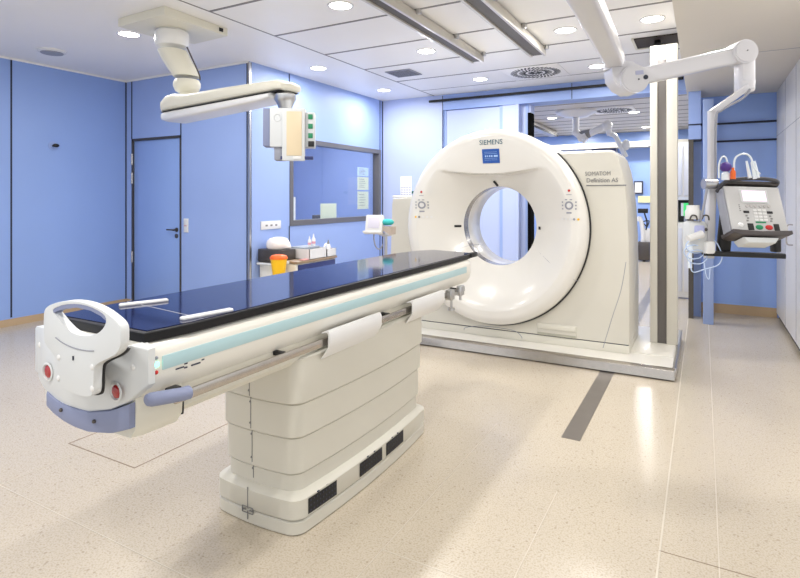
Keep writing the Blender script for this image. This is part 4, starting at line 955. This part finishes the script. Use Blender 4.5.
q = MB(); q.cyl(PY(376, 232, 4.23), (mx, 4.25, 1.03), .014, 10).box(mx - .02, mx + .05, 4.22, 4.28, 1.03, 1.06, bev=.004); q.build('bracket', alu, ms)
tbq = thing('teal_bag', (-2.4, 4.25, .98), 'teal folded cloth resting on a pale tray behind the small monitor', 'cloth')
bx = PY(386.5, 221, 4.25)
MB().sphere((bx[0] + .01, 4.25, bx[2] - .01), .07, .9, .7, .42).build('cloth', teal, tbq)
MB().plate([(bx[0] - .09, bx[2] - .048), (bx[0] + .07, bx[2] - .048), (bx[0] + .065, bx[2] - .12)], [], XZ, 4.2, 4.3).build('tray', mat('tray_beige', (.50, .42, .36), .6), tbq)

# ================================================================== BACK ROOM THINGS
def cab():
    o = thing('tall_cabinet', (-.2, 8.4, 0), 'tall cream cabinet with dark niche seen past the cable post', 'cabinet')
    B(-.46, .35, 8.35, 8.8, .02, 1.03, bev=.004).build('lower_body', cream, o); B(-.46, .35, 8.35, 8.8, 1.36, 2.12, bev=.004).build('upper_body', cream, o)
    B(-.46, .35, 8.7, 8.8, 1.03, 1.36).build('niche', black, o); B(-.46, .35, 8.34, 8.8, 1.34, 1.38).build('shelf', greyw, o)
    for x in (-.35, -.13, .09, .25):
        B(x - .095, x + .095, 8.335, 8.352, .1, .96, bev=.003).build('door', white, o); B(x - .095, x + .095, 8.335, 8.352, 1.40, 2.08, bev=.003).build('door', white, o)
    B(-.46, .35, 8.36, 8.78, 0, .03).build('plinth', greyp, o)
cab()
gs = thing('green_display', (-.2, 8.45, 1.05), 'small bright green display inside the dark cabinet niche', 'display')
p = PY(681, 203, 8.4); p2 = PY(690, 216, 8.4)
B(p[0], p2[0], 8.40, 8.43, p2[2], p[2], bev=.004).build('screen', scrg, gs); B(p[0] + .0, p[0] + .03, 8.395, 8.41, p2[2], p[2]).build('icon_strip', paper, gs)
B((p[0] + p2[0]) / 2 - .02, (p[0] + p2[0]) / 2 + .02, 8.42, 8.5, 1.0, p2[2] + .02).build('stand', greyp, gs)
f13 = 13.55
def fbox(m, nm, u0, u1, v0, v1, y0, y1, par):
    a = PY(u0, v1, f13); b = PY(u1, v0, f13); return B(a[0], b[0], y0, y1, a[2], b[2]).build(nm, m, par)
wp = thing('wall_picture', (-1.3, 13.58, 1.6), 'small framed white picture on the far blue wall', 'picture')
fbox(inkm, 'frame', 634, 643, 181, 194, 13.55, 13.59, wp); fbox(paper, 'sheet', 635, 641.5, 182.5, 192.5, 13.545, 13.56, wp)
ys = thing('yellow_notice', (-1.2, 13.58, 1.3), 'pale yellow strip notice on the far blue wall', 'notice')
fbox(mat('pale_yellow', (.80, .78, .42), .7), 'sheet', 638, 652, 196, 202.5, 13.57, 13.59, ys)
eq = thing('equipment_trolley', (-1.2, 12.8, 0), 'dark equipment trolley with curved white arm far in the back room', 'trolley')
e = lambda u, v_: PY(u, v_, 12.8)
q = MB(); q.curve([e(640, 254), e(643, 240), e(642, 225), e(639.5, 218), e(638, 221)], .045); q.build('curved_arm', white, eq)
a = e(638, 256); b = e(650, 242); B(a[0], b[0], 12.7, 13.2, .03, b[2], bev=.02).build('base', darksteel, eq)
a = e(643, 242); b = e(650, 229); B(a[0], b[0], 12.8, 13.1, a[2], b[2], bev=.01).build('white_unit', white, eq)
q = MB(); q.curve([e(646, 230), e(647, 222), e(645, 215), e(644, 211)], .015).box(e(638, 212)[0], e(648, 209)[0], 12.75, 12.85, e(638, 213)[2], e(638, 208.5)[2], bev=.01).curve([e(646, 226), e(643, 222), e(649, 221), e(647, 227)], .012); q.build('monitor_arm', black, eq)
MB().sphere(e(646, 250), .07).build('knob', alu, eq)
for x in (-1.35, -1.1): MB().sphere((x, 12.75, .035), .035).build('castor', black, eq)
# small pendant in the back room
YB = 9.8; g_ = lambda u, v_, y=YB: Vector(PY(u, v_, y))
bp_ = thing('back_pendant', (-1.9, YB, CEIL), 'small white jointed ceiling pendant visible through the opening above the scanner', 'ceiling pendant')
c = g_(576, 104); MB().lathe([(.34, CEIL), (.34, CEIL - .03), (.20, CEIL - .10), (.06, CEIL - .11)], (c.x, YB, 0)).build('canopy', white, bp_)
MB().cyl((c.x, YB, CEIL - .1), (c.x, YB, g_(575, 135).z), .055, 16).build('column', white, bp_)
q = MB(); q.cyl(g_(574, 131), g_(586, 141), .06, 16).cyl(g_(578, 139), g_(606, 126), .06, 14).sphere(g_(607, 126), .09).cyl(g_(607, 125), g_(610, 135), .05, 14); q.build('arm', white, bp_)
q = MB(); q.curve([g_(610, 134), g_(615, 136), g_(620, 145), g_(626, 157)], .04).sphere(g_(626, 145), .09, .7, .7, 1); q.build('drop_tube', greyw, bp_)
q = MB(); q.cyl(g_(578, 134), g_(590, 132), .05, 10).sphere(g_(588, 134), .07); q.build('handle', inkg, bp_)
o = thing('ceiling_rail', (-2.97, 10, CEIL), 'dark edged long rail under the back room ceiling', 'rail')
B(-3.05, -2.89, 8.3, 12.6, CEIL - .12, CEIL - .01, bev=.005).build('rail_profile', mat('rail_metal', (.62, .59, .53), .35), o)
B(-2.895, -2.88, 8.3, 12.6, CEIL - .12, CEIL - .08).build('rail_slot', black, o)
B(-3.02, -2.92, 12.59, 12.61, CEIL - .10, CEIL - .03).build('rail_end', black, o)
lp = thing('wall_cupboard', (-2.2, 13.3, 2.3), 'white cupboard with dark slot on the far wall above the scanner casing', 'cupboard')
a = PY(585, 153, 13.3); b = PY(616, 145, 13.3); B(a[0], b[0], 13.3, 13.6, a[2] - .2, b[2] - .02, bev=.01).build('body', white, lp); B(a[0] + .15, b[0], 13.28, 13.31, a[2] - .0, a[2] + .08).build('slot', navy2, lp)
